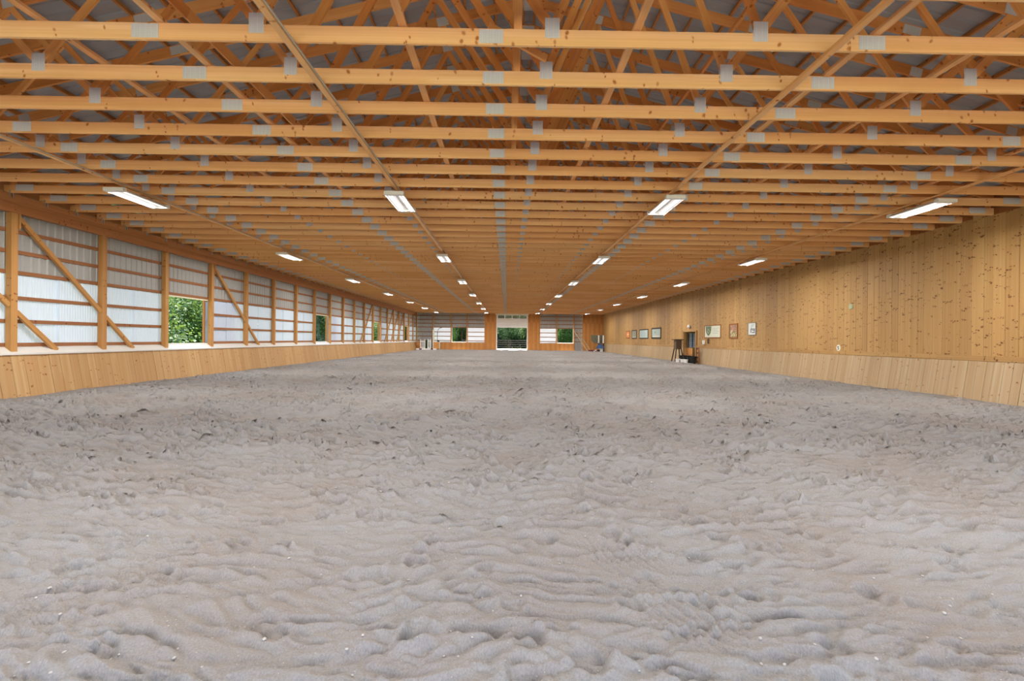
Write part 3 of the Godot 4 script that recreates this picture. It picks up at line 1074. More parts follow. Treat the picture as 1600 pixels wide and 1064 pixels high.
func build_wall_far() -> void:
	var w := structure("wall_far", "end wall of steel, translucent sheets and pine boards")
	var z := ZF
	var posts := [-9.6, -7.24, -5.16, 4.24, 6.45, 8.73]
	for x in posts:
		box(w, "post", Vector3(x - 0.07, 0.2, z - 0.14), Vector3(x + 0.07, YC, z), M.post[0], int(x * 7) + 80)
	end_bay(w, XL - 0.14, -9.6, z, "steel", 1.0, 1)
	end_bay(w, -9.6, -7.24, z, "sheet", 1.0, 2)
	end_bay(w, -7.24, -5.16, z, "open", 1.0, 3)
	end_bay(w, -5.16, -2.90, z, "sheet", 1.0, 4)
	end_bay(w, -2.90, -1.36, z, "wood", 1.0, 5)
	end_bay(w, 2.70, 4.24, z, "wood", 1.0, 6)
	end_bay(w, 4.24, 6.45, z, "sheet", 1.0, 7)
	end_bay(w, 6.45, 8.73, z, "open", 1.0, 8)
	end_bay(w, 8.73, 9.85, z, "steel", 1.0, 9)
	end_bay(w, 9.85, XR + 0.02, z, "wood", 1.0, 10)
	# battens beside the door
	for x in [-2.88, -2.3, -1.75, 2.95, 3.35, 3.75]:
		box(w, "batten", Vector3(x - 0.04, 0.98, z), Vector3(x + 0.04, YC - 0.1, z + 0.06), M.end[1], int(x * 5) + 50)
	for x in [-2.13, 3.47]:
		for y in [0.97, 2.40, 3.60]:
			box(w, "batten", Vector3(x - 0.77, y - 0.05, z), Vector3(x + 0.77, y + 0.05, z + 0.045), M.end[0], int(y * 9))
	# white trim round the two openings
	for b in [[-7.16, -5.24], [6.53, 8.65]]:
		for x in [b[0], b[1]]:
			box(w, "window_trim", Vector3(x - 0.04, 0.97, z - 0.21), Vector3(x + 0.04, 2.87, z - 0.145), M.white)
	gable(w, z - 0.15, M.steel)
	# sectional door, pulled half way up
	var d := structure("door_1", "white sectional door pulled up over an open doorway")
	var x0 := -1.30
	var x1 := 2.62
	for x in [x0 - 0.03, x1 + 0.03]:
		box(d, "door_jamb", Vector3(x - 0.06, 0, z - 0.12), Vector3(x + 0.06, YC - 0.02, z + 0.03), M.white)
	box(d, "door_head", Vector3(x0 - 0.22, YC - 0.12, z + 0.032), Vector3(x1 + 0.22, YC + 0.0, z + 0.12), M.cream)
	var levels := [2.94, 3.30, 3.68, 4.06, 4.62]
	for i in 4:
		var y0: float = levels[i]
		var y1: float = levels[i + 1]
		if i < 3:
			box(d, "door_panel", Vector3(x0, y0 + 0.005, z - 0.10), Vector3(x1, y1 - 0.005, z - 0.05), M.white, 0, 0.012)
			box(d, "panel_rib", Vector3(x0, (y0 + y1) / 2 - 0.02, z - 0.05), Vector3(x1, (y0 + y1) / 2 + 0.02, z - 0.04), M.white)
		else:
			for yy in [[y0, y0 + 0.08], [y1 - 0.06, y1]]:
				box(d, "door_rail", Vector3(x0, yy[0], z - 0.10), Vector3(x1, yy[1], z - 0.05), M.white)
			for q in 5:
				var xx: float = lerpf(x0 + 0.05, x1 - 0.05, q / 4.0)
				box(d, "door_stile", Vector3(xx - 0.05, y0 + 0.08, z - 0.10), Vector3(xx + 0.05, y1 - 0.06, z - 0.05), M.white)
			for q in 4:
				var xa: float = lerpf(x0 + 0.05, x1 - 0.05, q / 4.0) + 0.05
				var xb: float = lerpf(x0 + 0.05, x1 - 0.05, (q + 1) / 4.0) - 0.05
				box(d, "door_pane", Vector3(xa, y0 + 0.08, z - 0.08), Vector3(xb, y1 - 0.06, z - 0.074), M.glass)
	box(d, "door_backing", Vector3(x0 - 0.1, 4.62, z - 0.20), Vector3(x1 + 0.1, YC + 0.2, z - 0.12), M.steel)

func build_wall_near() -> void:
	# the end behind the viewer: like the far one, with its door wide open
	var w := structure("wall_near", "end wall with three wide open doorways")
	var z := ZB
	end_bay(w, XL - 0.14, -9.2, z, "sheet", -1.0, 1)
	end_bay(w, 10.0, XR + 0.02, z, "sheet", -1.0, 2)
	for x in [-9.2, -3.0, 3.6, 10.0]:
		box(w, "post", Vector3(x - 0.09, 0, z), Vector3(x + 0.09, YC, z + 0.18), M.post[0], int(x * 3) + 60)
	box(w, "door_head", Vector3(-9.2, 4.45, z), Vector3(10.0, YC + 0.1, z + 0.12), M.header)
	gable(w, z + 0.20, M.steel)

# ------------------------------------------------------------------ outside

func leaf_tuft(seed_: int, n: int, size: float, narrow: float) -> Mesh:
	var st := SurfaceTool.new()
	st.begin(Mesh.PRIMITIVE_TRIANGLES)
	var r := RandomNumberGenerator.new()
	r.seed = seed_
	for i in n:
		var c := Vector3(r.randfn(), r.randfn(), r.randfn()) * 0.42
		var b := Basis.from_euler(Vector3(r.randf_range(-1.2, 0.6), r.randf() * TAU, r.randf_range(-0.6, 0.6)))
		var l := size * r.randf_range(0.7, 1.3)
		var h := l * narrow
		var p := [Vector3(0, 0, 0), Vector3(h, l * 0.12, l * 0.45), Vector3(0, 0, l), Vector3(-h, l * 0.12, l * 0.45)]
		quad(st, c + b * p[0], c + b * p[1], c + b * p[2], c + b * p[3], Vector2.ZERO, Vector2.ZERO, Vector2.ZERO, Vector2.ZERO)
	return st.commit()

func broad_crown(seed_: int, tuft: Mesh, h: float, wdt: float, n: int, low: float) -> MultiMesh:
	var mm := MultiMesh.new()
	mm.transform_format = MultiMesh.TRANSFORM_3D
	mm.mesh = tuft
	mm.instance_count = n
	var r := RandomNumberGenerator.new()
	r.seed = seed_
	var lobes := []
	for i in 9:
		lobes.append([Vector3(r.randf_range(-0.5, 0.5) * wdt, lerpf(low + 0.1 * h, h * 0.86, i / 8.0), r.randf_range(-0.5, 0.5) * wdt), r.randf_range(0.24, 0.40) * wdt])
	for i in n:
		var lb: Array = lobes[r.randi() % 9]
		var d := Vector3(r.randfn(), r.randfn(), r.randfn()).normalized() * (r.randf() ** 0.35)
		var p: Vector3 = lb[0] + d * lb[1]
		p.y = maxf(p.y, low)
		var s := r.randf_range(0.7, 1.25)
		mm.set_instance_transform(i, Transform3D(Basis.from_euler(Vector3(r.randf() * TAU, r.randf() * TAU, 0)).scaled(Vector3.ONE * s), p))
	return mm

func spruce_crown(seed_: int, tuft: Mesh, h: float, wdt: float) -> MultiMesh:
	var mm := MultiMesh.new()
	mm.transform_format = MultiMesh.TRANSFORM_3D
	mm.mesh = tuft
	var list: Array[Transform3D] = []
	var r := RandomNumberGenerator.new()
	r.seed = seed_
	var y := 0.4
	while y < h - 0.2:
		var reach := wdt * 0.5 * (1.0 - y / h) + 0.1
		var count := int(6 + reach * 5)
		for k in count:
			var an := r.randf() * TAU
			var d := Vector3(cos(an), -0.25, sin(an))
			var steps := int(ceil(reach / 0.42))
			for s in steps:
				var q := (s + 0.7) / steps
				list.append(Transform3D(Basis(Vector3.UP, -an) .scaled(Vector3(1, 0.6, 1) * lerpf(0.75, 0.5, q)), Vector3(0, y + r.randf_range(-0.1, 0.1), 0) + d * reach * q))
		y += 0.36
	mm.instance_count = list.size()
	for i in list.size():
		mm.set_instance_transform(i, list[i])
	return mm

func foliage(parent: Node3D, mm: MultiMesh, mat: Material) -> void:
	var f := MultiMeshInstance3D.new()
	f.name = "foliage"
	f.multimesh = mm
	f.material_override = mat
	f.set_meta("kind", "stuff")
	parent.add_child(f, true)

func build_outside() -> void:
	# ground
	var g := MeshInstance3D.new()
	g.name = "ground_grass"
	var pm := PlaneMesh.new(); pm.size = Vector2(260, 260)
	g.mesh = pm
	g.material_override = M.grass
	g.position = Vector3(0, -0.12, -30)
	g.set_meta("kind", "structure")
	g.set_meta("label", "grass round the building")
	add_child(g)
	var yard := structure("ground_yard", "pale gravel yard outside the end doors")
	box(yard, "gravel", Vector3(-9, -0.3, -71.0), Vector3(12, -0.02, ZF - 0.16), M.gravel)
	box(yard, "gravel", Vector3(-12, -0.3, ZB + 0.25), Vector3(14, -0.03, 22.0), M.gravel)
	box(yard, "door_sill", Vector3(-1.3, -0.3, ZF - 0.3), Vector3(2.6, 0.0, ZF + 0.05), M.gravel)
	# trees
	var tuft_a := leaf_tuft(1, 90, 0.19, 0.28)
	var tuft_b := leaf_tuft(2, 100, 0.16, 0.32)
	var tuft_c := leaf_tuft(3, 90, 0.36, 0.07)
	var crowns := [broad_crown(5, tuft_a, 8.0, 5.4, 620, 0.5), broad_crown(6, tuft_b, 7.0, 5.8, 620, 0.2), broad_crown(8, tuft_a, 9.5, 6.2, 700, 1.2)]
	var spruces := [spruce_crown(11, tuft_c, 9.0, 4.6), spruce_crown(12, tuft_c, 7.5, 4.2)]
	var side_words := ["beside the window wall", "beyond the end with the sectional door"]
	var spots := []
	for i in 13:
		spots.append([Vector3(-20.5 - (i % 3) * 1.6 - i * 0.15, -0.12, -17.0 - i * 5.2), (["broad", "broad", "spruce", "broad"][i % 4]), i, 0])
	for i in 9:
		spots.append([Vector3(-26.0 + i * 6.1, -0.12, -82.0 - (i % 2) * 3.5), (["spruce", "broad", "broad", "spruce"][i % 4]), i + 3, 1])
	spots.append([Vector3(0.35, -0.12, -76.5), "broad", 1, 2])
	for x in [-14.5, -11.0, -7.6, 8.6, 12.2]:
		spots.append([Vector3(x, -0.12, -77.0 + sin(x) * 1.5), "broad", int(absf(x)), 1])
	spots.append([Vector3(-2.6, -0.12, -79.0), "spruce", 0, 1])
	spots.append([Vector3(4.4, -0.12, -79.5), "spruce", 1, 1])
	var count := {}
	for s in spots:
		var spruce: bool = s[1] == "spruce"
		var i: int = s[2]
		var where: String = ["past the translucent window wall", "beyond the dark rail fence outside the sectional door", "standing in front of the spruces outside the sectional door"][s[3]]
		var key: String = s[1] + str(s[3])
		count[key] = count.get(key, 0) + 1
		var label: String
		if spruce:
			label = "dark blue-green spruce %s" % where
		else:
			label = "leafy bright green tree %s" % where
		var t := thing("spruce_tree" if spruce else "leafy_tree", label, "tree", s[0], "trees outside " + side_words[mini(s[3], 1)], i * 1.3)
		if spruce:
			part(t, "trunk", tube(PackedVector3Array([Vector3(0, 0, 0), Vector3(0, 7.4, 0)]), 0.14, 8, 0.02), M.bark)
			foliage(t, spruces[i % 2], M.needle[i % 2])
		else:
			part(t, "trunk", tube(PackedVector3Array([Vector3(0, 0, 0), Vector3(0.1, 2.0, 0.05), Vector3(0, 5.5, 0)]), 0.16, 8, 0.05), M.bark)
			for b in 3:
				var an := b * 2.1
				part(t, "branch", tube(PackedVector3Array([Vector3(0.05, 1.8 + b * 0.6, 0), Vector3(cos(an) * 1.5, 3.6 + b * 0.7, sin(an) * 1.5)]), 0.07, 6, 0.02), M.bark)
			foliage(t, crowns[i % 3], M.leaf[i % 3])
	# paddock fence across the yard
	var f := thing("paddock_fence", "dark rail fence across the pale yard outside the sectional door", "fence", Vector3(0.6, -0.1, -72.5))
	for i in 7:
		box(f, "fence_post", Vector3(-7.5 + i * 2.5 - 0.06, 0, -0.06), Vector3(-7.5 + i * 2.5 + 0.06, 1.45, 0.06), M.fence, i)
	for y in [0.40, 0.72, 1.04, 1.34]:
		for i in 6:
			box(f, "fence_rail", Vector3(-7.5 + i * 2.5, y - 0.06, 0.06), Vector3(-7.5 + (i + 1) * 2.5, y + 0.06, 0.10), M.fence, i)

# ------------------------------------------------------------------ things on the boarded wall

func wall_z(px: float, x := XR) -> float:      # where the sight line of a picture column meets the boarded wall
	return -720.0 * x / (px - 792.0)

func print_of(w: int, h: int, bg: Color, rects: Array) -> StandardMaterial3D:
	var im := Image.create_empty(w, h, false, Image.FORMAT_RGB8)
	im.fill(bg)
	for r in rects:
		im.fill_rect(Rect2i(r[0], r[1], r[2], r[3]), r[4])
	var m := plain(Color(1, 1, 1), 0.5)
	m.albedo_texture = ImageTexture.create_from_image(im)
	return m

# a framed panel flat on the boarded wall between z0 (nearer) and z1
func framed(called: String, label: String, category: String, px0: float, px1: float, y0: float, y1: float, fw: float, frame: Material, face: Material) -> Node3D:
	var za := wall_z(px1)
	var zb := wall_z(px0)
	var t := thing(called, label, category, Vector3(XR - 0.004, (y0 + y1) / 2, (za + zb) / 2))
	var hz := absf(za - zb) / 2
	var hy := (y1 - y0) / 2
	for s in [-1, 1]:
		box(t, "frame_side", Vector3(-0.035, -hy, s * (hz - fw / 2) - fw / 2), Vector3(0, hy, s * (hz - fw / 2) + fw / 2), frame)
		box(t, "frame_rail", Vector3(-0.035, s * (hy - fw / 2) - fw / 2, -hz + fw), Vector3(0, s * (hy - fw / 2) + fw / 2, hz - fw), frame)
	var st := SurfaceTool.new()
	st.begin(Mesh.PRIMITIVE_TRIANGLES)
	# face: u runs from the farther end (left in view) to the nearer one
	quad(st, Vector3(-0.018, hy - fw, -hz + fw), Vector3(-0.018, hy - fw, hz - fw), Vector3(-0.018, -hy + fw, hz - fw), Vector3(-0.018, -hy + fw, -hz + fw), Vector2(0, 0), Vector2(1, 0), Vector2(1, 1), Vector2(0, 1))
	quad(st, Vector3(-0.006, hy - fw, hz - fw), Vector3(-0.006, hy - fw, -hz + fw), Vector3(-0.006, -hy + fw, -hz + fw), Vector3(-0.006, -hy + fw, hz - fw), Vector2(0, 0), Vector2(1, 0), Vector2(1, 1), Vector2(0, 1))
	part(t, "panel", st.commit(), face)
	return t

func build_wall_things() -> void:
	# the board with a shield
	var lines := []
	for i in 4:
		lines.append([130, 34 + i * 22, 104 if i % 2 == 0 else 88, 5, Color(0.62, 0.66, 0.64)])
	var shield_face := print_of(256, 160, Color(0.86, 0.88, 0.80), lines)
	var t := framed("shield_sign", "cream sign board with a green shield emblem beside the doorway", "sign", 1102.5, 1128.3, 1.63, 2.42, 0.05, M.brown, shield_face)
	var st := SurfaceTool.new()
	st.begin(Mesh.PRIMITIVE_TRIANGLES)
	var pts := [Vector2(-0.38, 0.30), Vector2(0.38, 0.30), Vector2(0.38, 0.06), Vector2(0.26, -0.14), Vector2(0, -0.30), Vector2(-0.26, -0.14), Vector2(-0.38, 0.06)]
	for i in range(1, 6):
		st.set_normal(Vector3.LEFT)
		for p in [pts[0], pts[i], pts[i + 1]]:
			st.add_vertex(Vector3(-0.024, p.y, p.x))
	var zc0 := -0.52
	var emblem := part(t, "shield_emblem", st.commit(), plain(Color(0.42, 0.48, 0.36), 0.6), at(0, 0.02, zc0))
	var ring := TorusMesh.new(); ring.inner_radius = 0.10; ring.outer_radius = 0.145; ring.rings = 16; ring.ring_segments = 6
	under(part(t, "shield_ring", ring, plain(Color(0.70, 0.74, 0.62), 0.6), Transform3D(Basis(Vector3.BACK, PI / 2).scaled(Vector3(1, 1, 1)), Vector3(-0.026, 0.02, zc0))), emblem)
	# picture of flowers: a generic stand-in of the same colours
	var spots := []
	var r := RandomNumberGenerator.new(); r.seed = 21
	for i in 60:
		var y := r.randi_range(0, 110)
		var c := Color(0.72, 0.50, 0.42) if y < 50 else (Color(0.52, 0.54, 0.32) if i % 2 else Color(0.78, 0.72, 0.55))
		spots.append([r.randi_range(0, 56), y, r.randi_range(6, 14), r.randi_range(6, 14), c])
	framed("framed_picture", "brown framed picture of pink and green blooms between two pale signs", "picture", 1141.5, 1155.0, 1.60, 2.42, 0.07, M.brown, print_of(64, 120, Color(0.55, 0.45, 0.33), spots))
	# white sign with blue print
	var blue := Color(0.16, 0.26, 0.36)
	var pale := Color(0.62, 0.74, 0.80)
	framed("notice_sign", "small white notice with dark blue print on the boarded wall", "sign", 1171.5, 1184.0, 1.77, 2.40, 0.025, M.grey, print_of(96, 120, Color(0.90, 0.91, 0.89), [[40, 14, 34, 8, pale], [30, 28, 40, 6, pale], [36, 40, 12, 20, pale], [30, 58, 56, 8, blue], [30, 58, 9, 44, blue], [48, 72, 34, 7, blue], [48, 94, 34, 8, blue], [76, 66, 8, 34, blue]]))
	# the four panels deeper along the wall
	var w := 1
	framed("orange_poster", "small orange poster, nearest the end wall of the pictures on the boards", "poster", 978.8, 984.9, 1.63, 2.42, 0.10, plain(Color(0.62, 0.36, 0.20)), print_of(64, 96, Color(0.80, 0.52, 0.30), [[18, 30, 28, 30, Color(0.92, 0.72, 0.50)]]))
	framed("grey_board", "narrow grey-green board beside the orange poster", "sign", 988.0, 995.6, 1.60, 2.45, 0.08, M.dark, print_of(64, 96, Color(0.58, 0.60, 0.55), [[6, 74, 52, 16, Color(0.72, 0.72, 0.66)]]))
	framed("pale_blue_board", "wide pale blue board on the boarded wall beside the narrow grey-green one", "sign", 1000.0, 1013.7, 1.60, 2.47, 0.09, M.dark, print_of(128, 96, Color(0.72, 0.80, 0.79), [[20, 20, 60, 6, Color(0.62, 0.72, 0.74)], [20, 40, 80, 6, Color(0.66, 0.74, 0.76)], [20, 60, 70, 6, Color(0.64, 0.72, 0.74)]]))
	framed("dark_framed_board", "dark framed pale board with a light blue mark, nearest the doorway", "sign", 1019.0, 1033.9, 1.60, 2.52, 0.12, M.dark, print_of(128, 96, Color(0.68, 0.73, 0.70), [[38, 26, 26, 24, Color(0.50, 0.66, 0.70)], [10, 80, 108, 12, Color(0.88, 0.86, 0.80)]]))
	# round cover
	var cov := thing("round_cover", "small round pale green cover high on the knotty boards", "cover", Vector3(XR, 2.74, wall_z(1333.7)))
	part(cov, "disc", lathe(PackedVector2Array([Vector2(0.0, 0), Vector2(0.105, 0), Vector2(0.105, 0.02), Vector2(0.085, 0.035), Vector2(0.0, 0.035)]), 24), plain(Color(0.68, 0.71, 0.56), 0.6), Transform3D(Basis(Vector3.BACK, PI / 2), Vector3.ZERO))
	# letter marker
	var lm := thing("letter_marker", "white oval marker with a dark letter just above the kick rail", "marker", Vector3(XR, 1.235, wall_z(1314.5)))
	part(lm, "disc", lathe(PackedVector2Array([Vector2(0.0, 0), Vector2(0.105, 0), Vector2(0.105, 0.010), Vector2(0.10, 0.014), Vector2(0.0, 0.014)]), 28), plain(Color(0.93, 0.93, 0.88), 0.4), Transform3D(Basis(Vector3.BACK, PI / 2) * Basis().scaled(Vector3(1.15, 1, 0.95)), Vector3.ZERO))
	var tm := TextMesh.new()
	tm.text = "S"
	tm.font_size = 64
	tm.pixel_size = 0.0028
	tm.depth = 0.006
	var sf := SystemFont.new(); sf.font_names = PackedStringArray(["Droid Sans"]); sf.font_weight = 700
	tm.font = sf
	part(lm, "letter", tm, M.black, Transform3D(Basis(Vector3.UP, -PI / 2), Vector3(-0.017, 0, 0)))
	# things by the doorway
	var sc := thing("wall_lamp", "small round white lamp above the doorway", "wall lamp", Vector3(XR, 2.42, wall_z(1079.5)))
	part(sc, "base", lathe(PackedVector2Array([Vector2(0, 0), Vector2(0.10, 0), Vector2(0.10, 0.03), Vector2(0, 0.03)]), 16), M.grey, Transform3D(Basis(Vector3.BACK, PI / 2), Vector3.ZERO))
	part(sc, "globe", lathe(PackedVector2Array([Vector2(0, 0.03), Vector2(0.09, 0.04), Vector2(0.13, 0.09), Vector2(0.11, 0.15), Vector2(0.05, 0.19), Vector2(0, 0.195)]), 16), M.white, Transform3D(Basis(Vector3.BACK, PI / 2), Vector3.ZERO))
	var dp := thing("paper_dispenser", "narrow white dispenser on the wall below the shield sign", "dispenser", Vector3(XR, 1.36, wall_z(1102.0)))
	box(dp, "case", Vector3(-0.10, -0.13, -0.09), Vector3(0, 0.13, 0.09), M.white, 0, 0.012)
	box(dp, "slot", Vector3(-0.104, -0.10, -0.06), Vector3(-0.10, -0.07, 0.06), M.grey)
	var ha := thing("leather_strap", "dark leather strap hanging from a hook below the shield sign", "strap", Vector3(XR, 1.45, wall_z(1109.0)))
	part(ha, "loop", tube(PackedVector3Array([Vector3(-0.03, 0.14, 0), Vector3(-0.04, 0.05, 0.07), Vector3(-0.03, -0.12, 0.06), Vector3(-0.03, -0.16, 0), Vector3(-0.03, -0.12, -0.06), Vector3(-0.04, 0.05, -0.07), Vector3(-0.03, 0.14, 0)]), 0.022, 6), M.dark)
	part(ha, "hook", tube(PackedVector3Array([Vector3(0, 0.13, 0), Vector3(-0.05, 0.13, 0), Vector3(-0.06, 0.17, 0)]), 0.009, 6), M.zinc)

func build_doorway_things() -> void:
	# stand with a dark hopper under a flat lid
	var x := XR - 0.55
	var z := -720.0 * x / (1060.0 - 792.0)
	var t := thing("mounting_stand", "dark stand with a flat overhanging top and splayed legs beside the doorway", "stand", Vector3(x, 0, z))
	box(t, "top", Vector3(-0.30, 1.50, -0.36), Vector3(0.30, 1.55, 0.36), M.dark, 0, 0.01)
	box(t, "body", Vector3(-0.20, 0.86, -0.24), Vector3(0.20, 1.50, 0.24), plain(Color(0.36, 0.27, 0.19), 0.7), 2, 0.02)
	for sx in [-1, 1]:
		for sz in [-1, 1]:
			beam(t, "leg", Vector3(sx * 0.17, 0.88, sz * 0.20), Vector3(sx * 0.30, -0.02, sz * 0.34), 0.06, 0.05, M.dark, 1, Vector3.RIGHT)
	# black tubs and white pails on the sand before the gate
	var tubm := lathe(PackedVector2Array([Vector2(0, 0), Vector2(0.24, 0), Vector2(0.30, 0.46), Vector2(0.32, 0.47), Vector2(0.29, 0.47), Vector2(0.23, 0.03), Vector2(0, 0.03)]), 20)
	var pailm := lathe(PackedVector2Array([Vector2(0, 0), Vector2(0.12, 0), Vector2(0.15, 0.27), Vector2(0.16, 0.28), Vector2(0.14, 0.28), Vector2(0.11, 0.02), Vector2(0, 0.02)]), 16)
	var n := 0
	for q in [[1069.0, 0.48], [1075.8, 0.48], [1082.2, 0.62]]:
		var xx: float = XR - q[1]
		var b := thing("black_tub", ["black tub next to the splayed stand", "black tub in front of the gate between two pails", "black tub at the gate post"][n], "tub", Vector3(xx, -0.01, -720.0 * xx / (q[0] - 792.0)), "black tubs by the doorway")
		var shell := part(b, "shell", tubm, M.black)
		part(shell, "handle", tube(PackedVector3Array([Vector3(0, 0.44, -0.31), Vector3(0, 0.56, -0.16), Vector3(0, 0.58, 0.0), Vector3(0, 0.56, 0.16), Vector3(0, 0.44, 0.31)]), 0.012, 6), M.dark)
		n += 1
	n = 0
	for q in [[1060.5, 1.25], [1068.0, 1.15], [1072.5, 1.1]]:
		var xx: float = XR - q[1]
		var b := thing("white_pail", ["white pail below the splayed stand", "white pail standing before the black tubs", "white pail touching the tub in front of the gate"][n], "pail", Vector3(xx, -0.01, -720.0 * xx / (q[0] - 792.0)), "white pails by the doorway")
		var shell := part(b, "shell", pailm, M.white)
		part(shell, "bail", tube(PackedVector3Array([Vector3(0, 0.26, -0.15), Vector3(0.1, 0.22, -0.08), Vector3(0.13, 0.20, 0.0), Vector3(0.1, 0.22, 0.08), Vector3(0, 0.26, 0.15)]), 0.006, 6), M.zinc)
		n += 1
	# dark upright gate end
	var xg := XR - 0.24
	var g := thing("folded_gate", "dark brown narrow gate folded against the doorway jamb", "gate", Vector3(xg, 0, -720.0 * xg / (1091.5 - 792.0)))
	for s in [-1, 1]:
		box(g, "stile", Vector3(-0.03, 0.0, s * 0.17 - 0.04), Vector3(0.03, 1.04, s * 0.17 + 0.04), M.brown, s + 3)
	for y in [0.12, 0.40, 0.68, 0.96]:
		box(g, "rail", Vector3(-0.02, y - 0.05, -0.13), Vector3(0.02, y + 0.05, 0.13), M.dark)

# ------------------------------------------------------------------ things stacked in the two corners of the end wall

func jump_wing(label: String, where: Vector3, wd: float, ht: float, turn: float) -> void:
	var t := thing("jump_wing", label, "jump wing", where, "white jump wings in the corner", turn)
	for s in [-1, 1]:
		box(t, "post", Vector3(s * wd / 2 - 0.045, 0.0, -0.045), Vector3(s * wd / 2 + 0.045, ht, 0.045), M.white)
		box(t, "foot", Vector3(s * wd / 2 - 0.04, 0.0, -0.35), Vector3(s * wd / 2 + 0.04, 0.08, 0.35), M.white)
	for y in [0.30, ht * 0.82]:
		box(t, "cross_rail", Vector3(-wd / 2, y - 0.04, -0.02), Vector3(wd / 2, y + 0.04, 0.02), M.white)
	var n := int(wd / 0.16)
	for i in range(1, n):
		box(t, "picket", Vector3(-wd / 2 + wd * i / n - 0.03, 0.2, 0.021), Vector3(-wd / 2 + wd * i / n + 0.03, ht * 0.95, 0.04), M.white)

func far_x(px: float, d: float) -> float:
	return (px - 792.0) / 720.0 * d

func build_corner_things() -> void:
	var d := 57.6
	var z := -d
	# corner by the window wall
	var c := thing("wooden_crate", "tall tan wooden crate in the corner by the window wall", "crate", Vector3(far_x(653.0, d), 0, z - 0.8))
	for s in [-1, 1]:
		for i in 4:
			box(c, "side_board", Vector3(-0.28, 0.02 + i * 0.25, s * 0.25 - 0.012), Vector3(0.28, 0.25 + i * 0.25, s * 0.25 + 0.012), M.end[i % 2], i)
			box(c, "end_board", Vector3(s * 0.27 - 0.012, 0.02 + i * 0.25, -0.235), Vector3(s * 0.27 + 0.012, 0.25 + i * 0.25, 0.235), M.end[i % 2], i + 4)
	box(c, "bottom", Vector3(-0.255, 0.02, -0.235), Vector3(0.255, 0.045, 0.235), M.end[0])
	jump_wing("white picket jump wing beside the tan crate", Vector3(far_x(661.0, d), 0, z + 0.1), 0.52, 1.30, 0.12)
	jump_wing("narrow white picket jump wing next to the tall cream post", Vector3(far_x(671.0, d), 0, z), 0.34, 1.35, -0.1)
	var cp := thing("cream_post", "tall cream jump post leaning by the white jump wings", "jump post", Vector3(far_x(674.5, d), 0, z - 1.45))
	var upright := box(cp, "upright", Vector3(-0.10, 0.06, -0.07), Vector3(0.10, 2.55, 0.07), M.cream, 1, 0.01)
	for s in [-1, 1]:
		box(cp, "foot", Vector3(-0.30 if s < 0 else 0.10, 0.0, -0.05), Vector3(-0.10 if s < 0 else 0.30, 0.09, 0.05), M.cream)
	for i in 7:
		under(part(cp, "peg_hole", lathe(PackedVector2Array([Vector2(0, 0), Vector2(0.02, 0), Vector2(0.02, 0.006), Vector2(0, 0.006)]), 10), M.dark, Transform3D(Basis(Vector3.RIGHT, PI / 2), Vector3(0, 0.5 + i * 0.25, 0.069))), upright)
	var gb := thing("green_barrel", "dark olive barrel standing between two white jump wings", "barrel", Vector3(far_x(666.0, d), 0, z - 0.75))
	part(gb, "shell", lathe(PackedVector2Array([Vector2(0, 0), Vector2(0.20, 0), Vector2(0.215, 0.1), Vector2(0.215, 0.4), Vector2(0.23, 0.42), Vector2(0.215, 0.44), Vector2(0.215, 0.8), Vector2(0.23, 0.82), Vector2(0.215, 0.84), Vector2(0.21, 1.2), Vector2(0.0, 1.2)]), 20), M.green)
	part(gb, "lid", lathe(PackedVector2Array([Vector2(0, 1.2), Vector2(0.225, 1.2), Vector2(0.225, 1.24), Vector2(0.0, 1.25)]), 20), M.dark)
	# white poles lying along the foot of the wall
	for i in 3:
		var p := thing("jump_pole", "white jump pole lying on the sand before the jump wings", "jump pole", Vector3(far_x(668.0, d), 0.06 + (0.09 if i == 2 else 0.0), z + 0.65 + (i % 2) * 0.12 + (0.06 if i == 2 else 0.0)), "white jump poles on the sand")
		var shaft := part(p, "shaft", tube(PackedVector3Array([Vector3(-1.25, 0, 0), Vector3(1.25, 0, 0)]), 0.05, 10), M.white)
		for s in [-1, 1]:
			part(shaft, "band", tube(PackedVector3Array([Vector3(s * 0.85, 0, 0), Vector3(s * 0.55, 0, 0)]), 0.0515, 10), M.maroon)
	# work stand with a black hat-shaped cover, and the bent pole behind it
	var ws := thing("tool_chest", "orange-brown tool chest with pale legs under the end window", "chest", Vector3(far_x(681.5, d), 0, z - 0.6))
	var case_ := box(ws, "case", Vector3(-0.42, 0.12, -0.25), Vector3(0.34, 0.98, 0.25), M.end[1], 2, 0.01)
	box(ws, "top", Vector3(-0.46, 0.98, -0.29), Vector3(0.42, 1.03, 0.29), M.cream, 1)
	for sx in [-0.40, 0.38]:
		for sz in [-1, 1]:
			box(ws, "leg", Vector3(sx - 0.03, 0.0, sz * 0.27 - 0.02), Vector3(sx + 0.03, 0.98, sz * 0.27 + 0.02), M.cream)
	for i in 2:
		under(box(ws, "drawer_front", Vector3(-0.38, 0.18 + i * 0.4, 0.25), Vector3(0.30, 0.54 + i * 0.4, 0.262), M.end[0], i), case_)
		under(box(ws, "drawer_pull", Vector3(-0.10, 0.35 + i * 0.4, 0.262), Vector3(0.02, 0.37 + i * 0.4, 0.285), M.zinc, i), case_)
	var ht := thing("riding_helmet", "black rounded riding helmet lying on the tool chest", "helmet", Vector3(far_x(684.0, d), 1.03, z - 0.6))
	part(ht, "crown", lathe(PackedVector2Array([Vector2(0.15, 0.0), Vector2(0.15, 0.06), Vector2(0.12, 0.14), Vector2(0.06, 0.19), Vector2(0, 0.20)]), 18), M.black)
	part(ht, "brim", lathe(PackedVector2Array([Vector2(0, 0), Vector2(0.21, 0.0), Vector2(0.21, 0.012), Vector2(0.0, 0.012)]), 18), M.black)
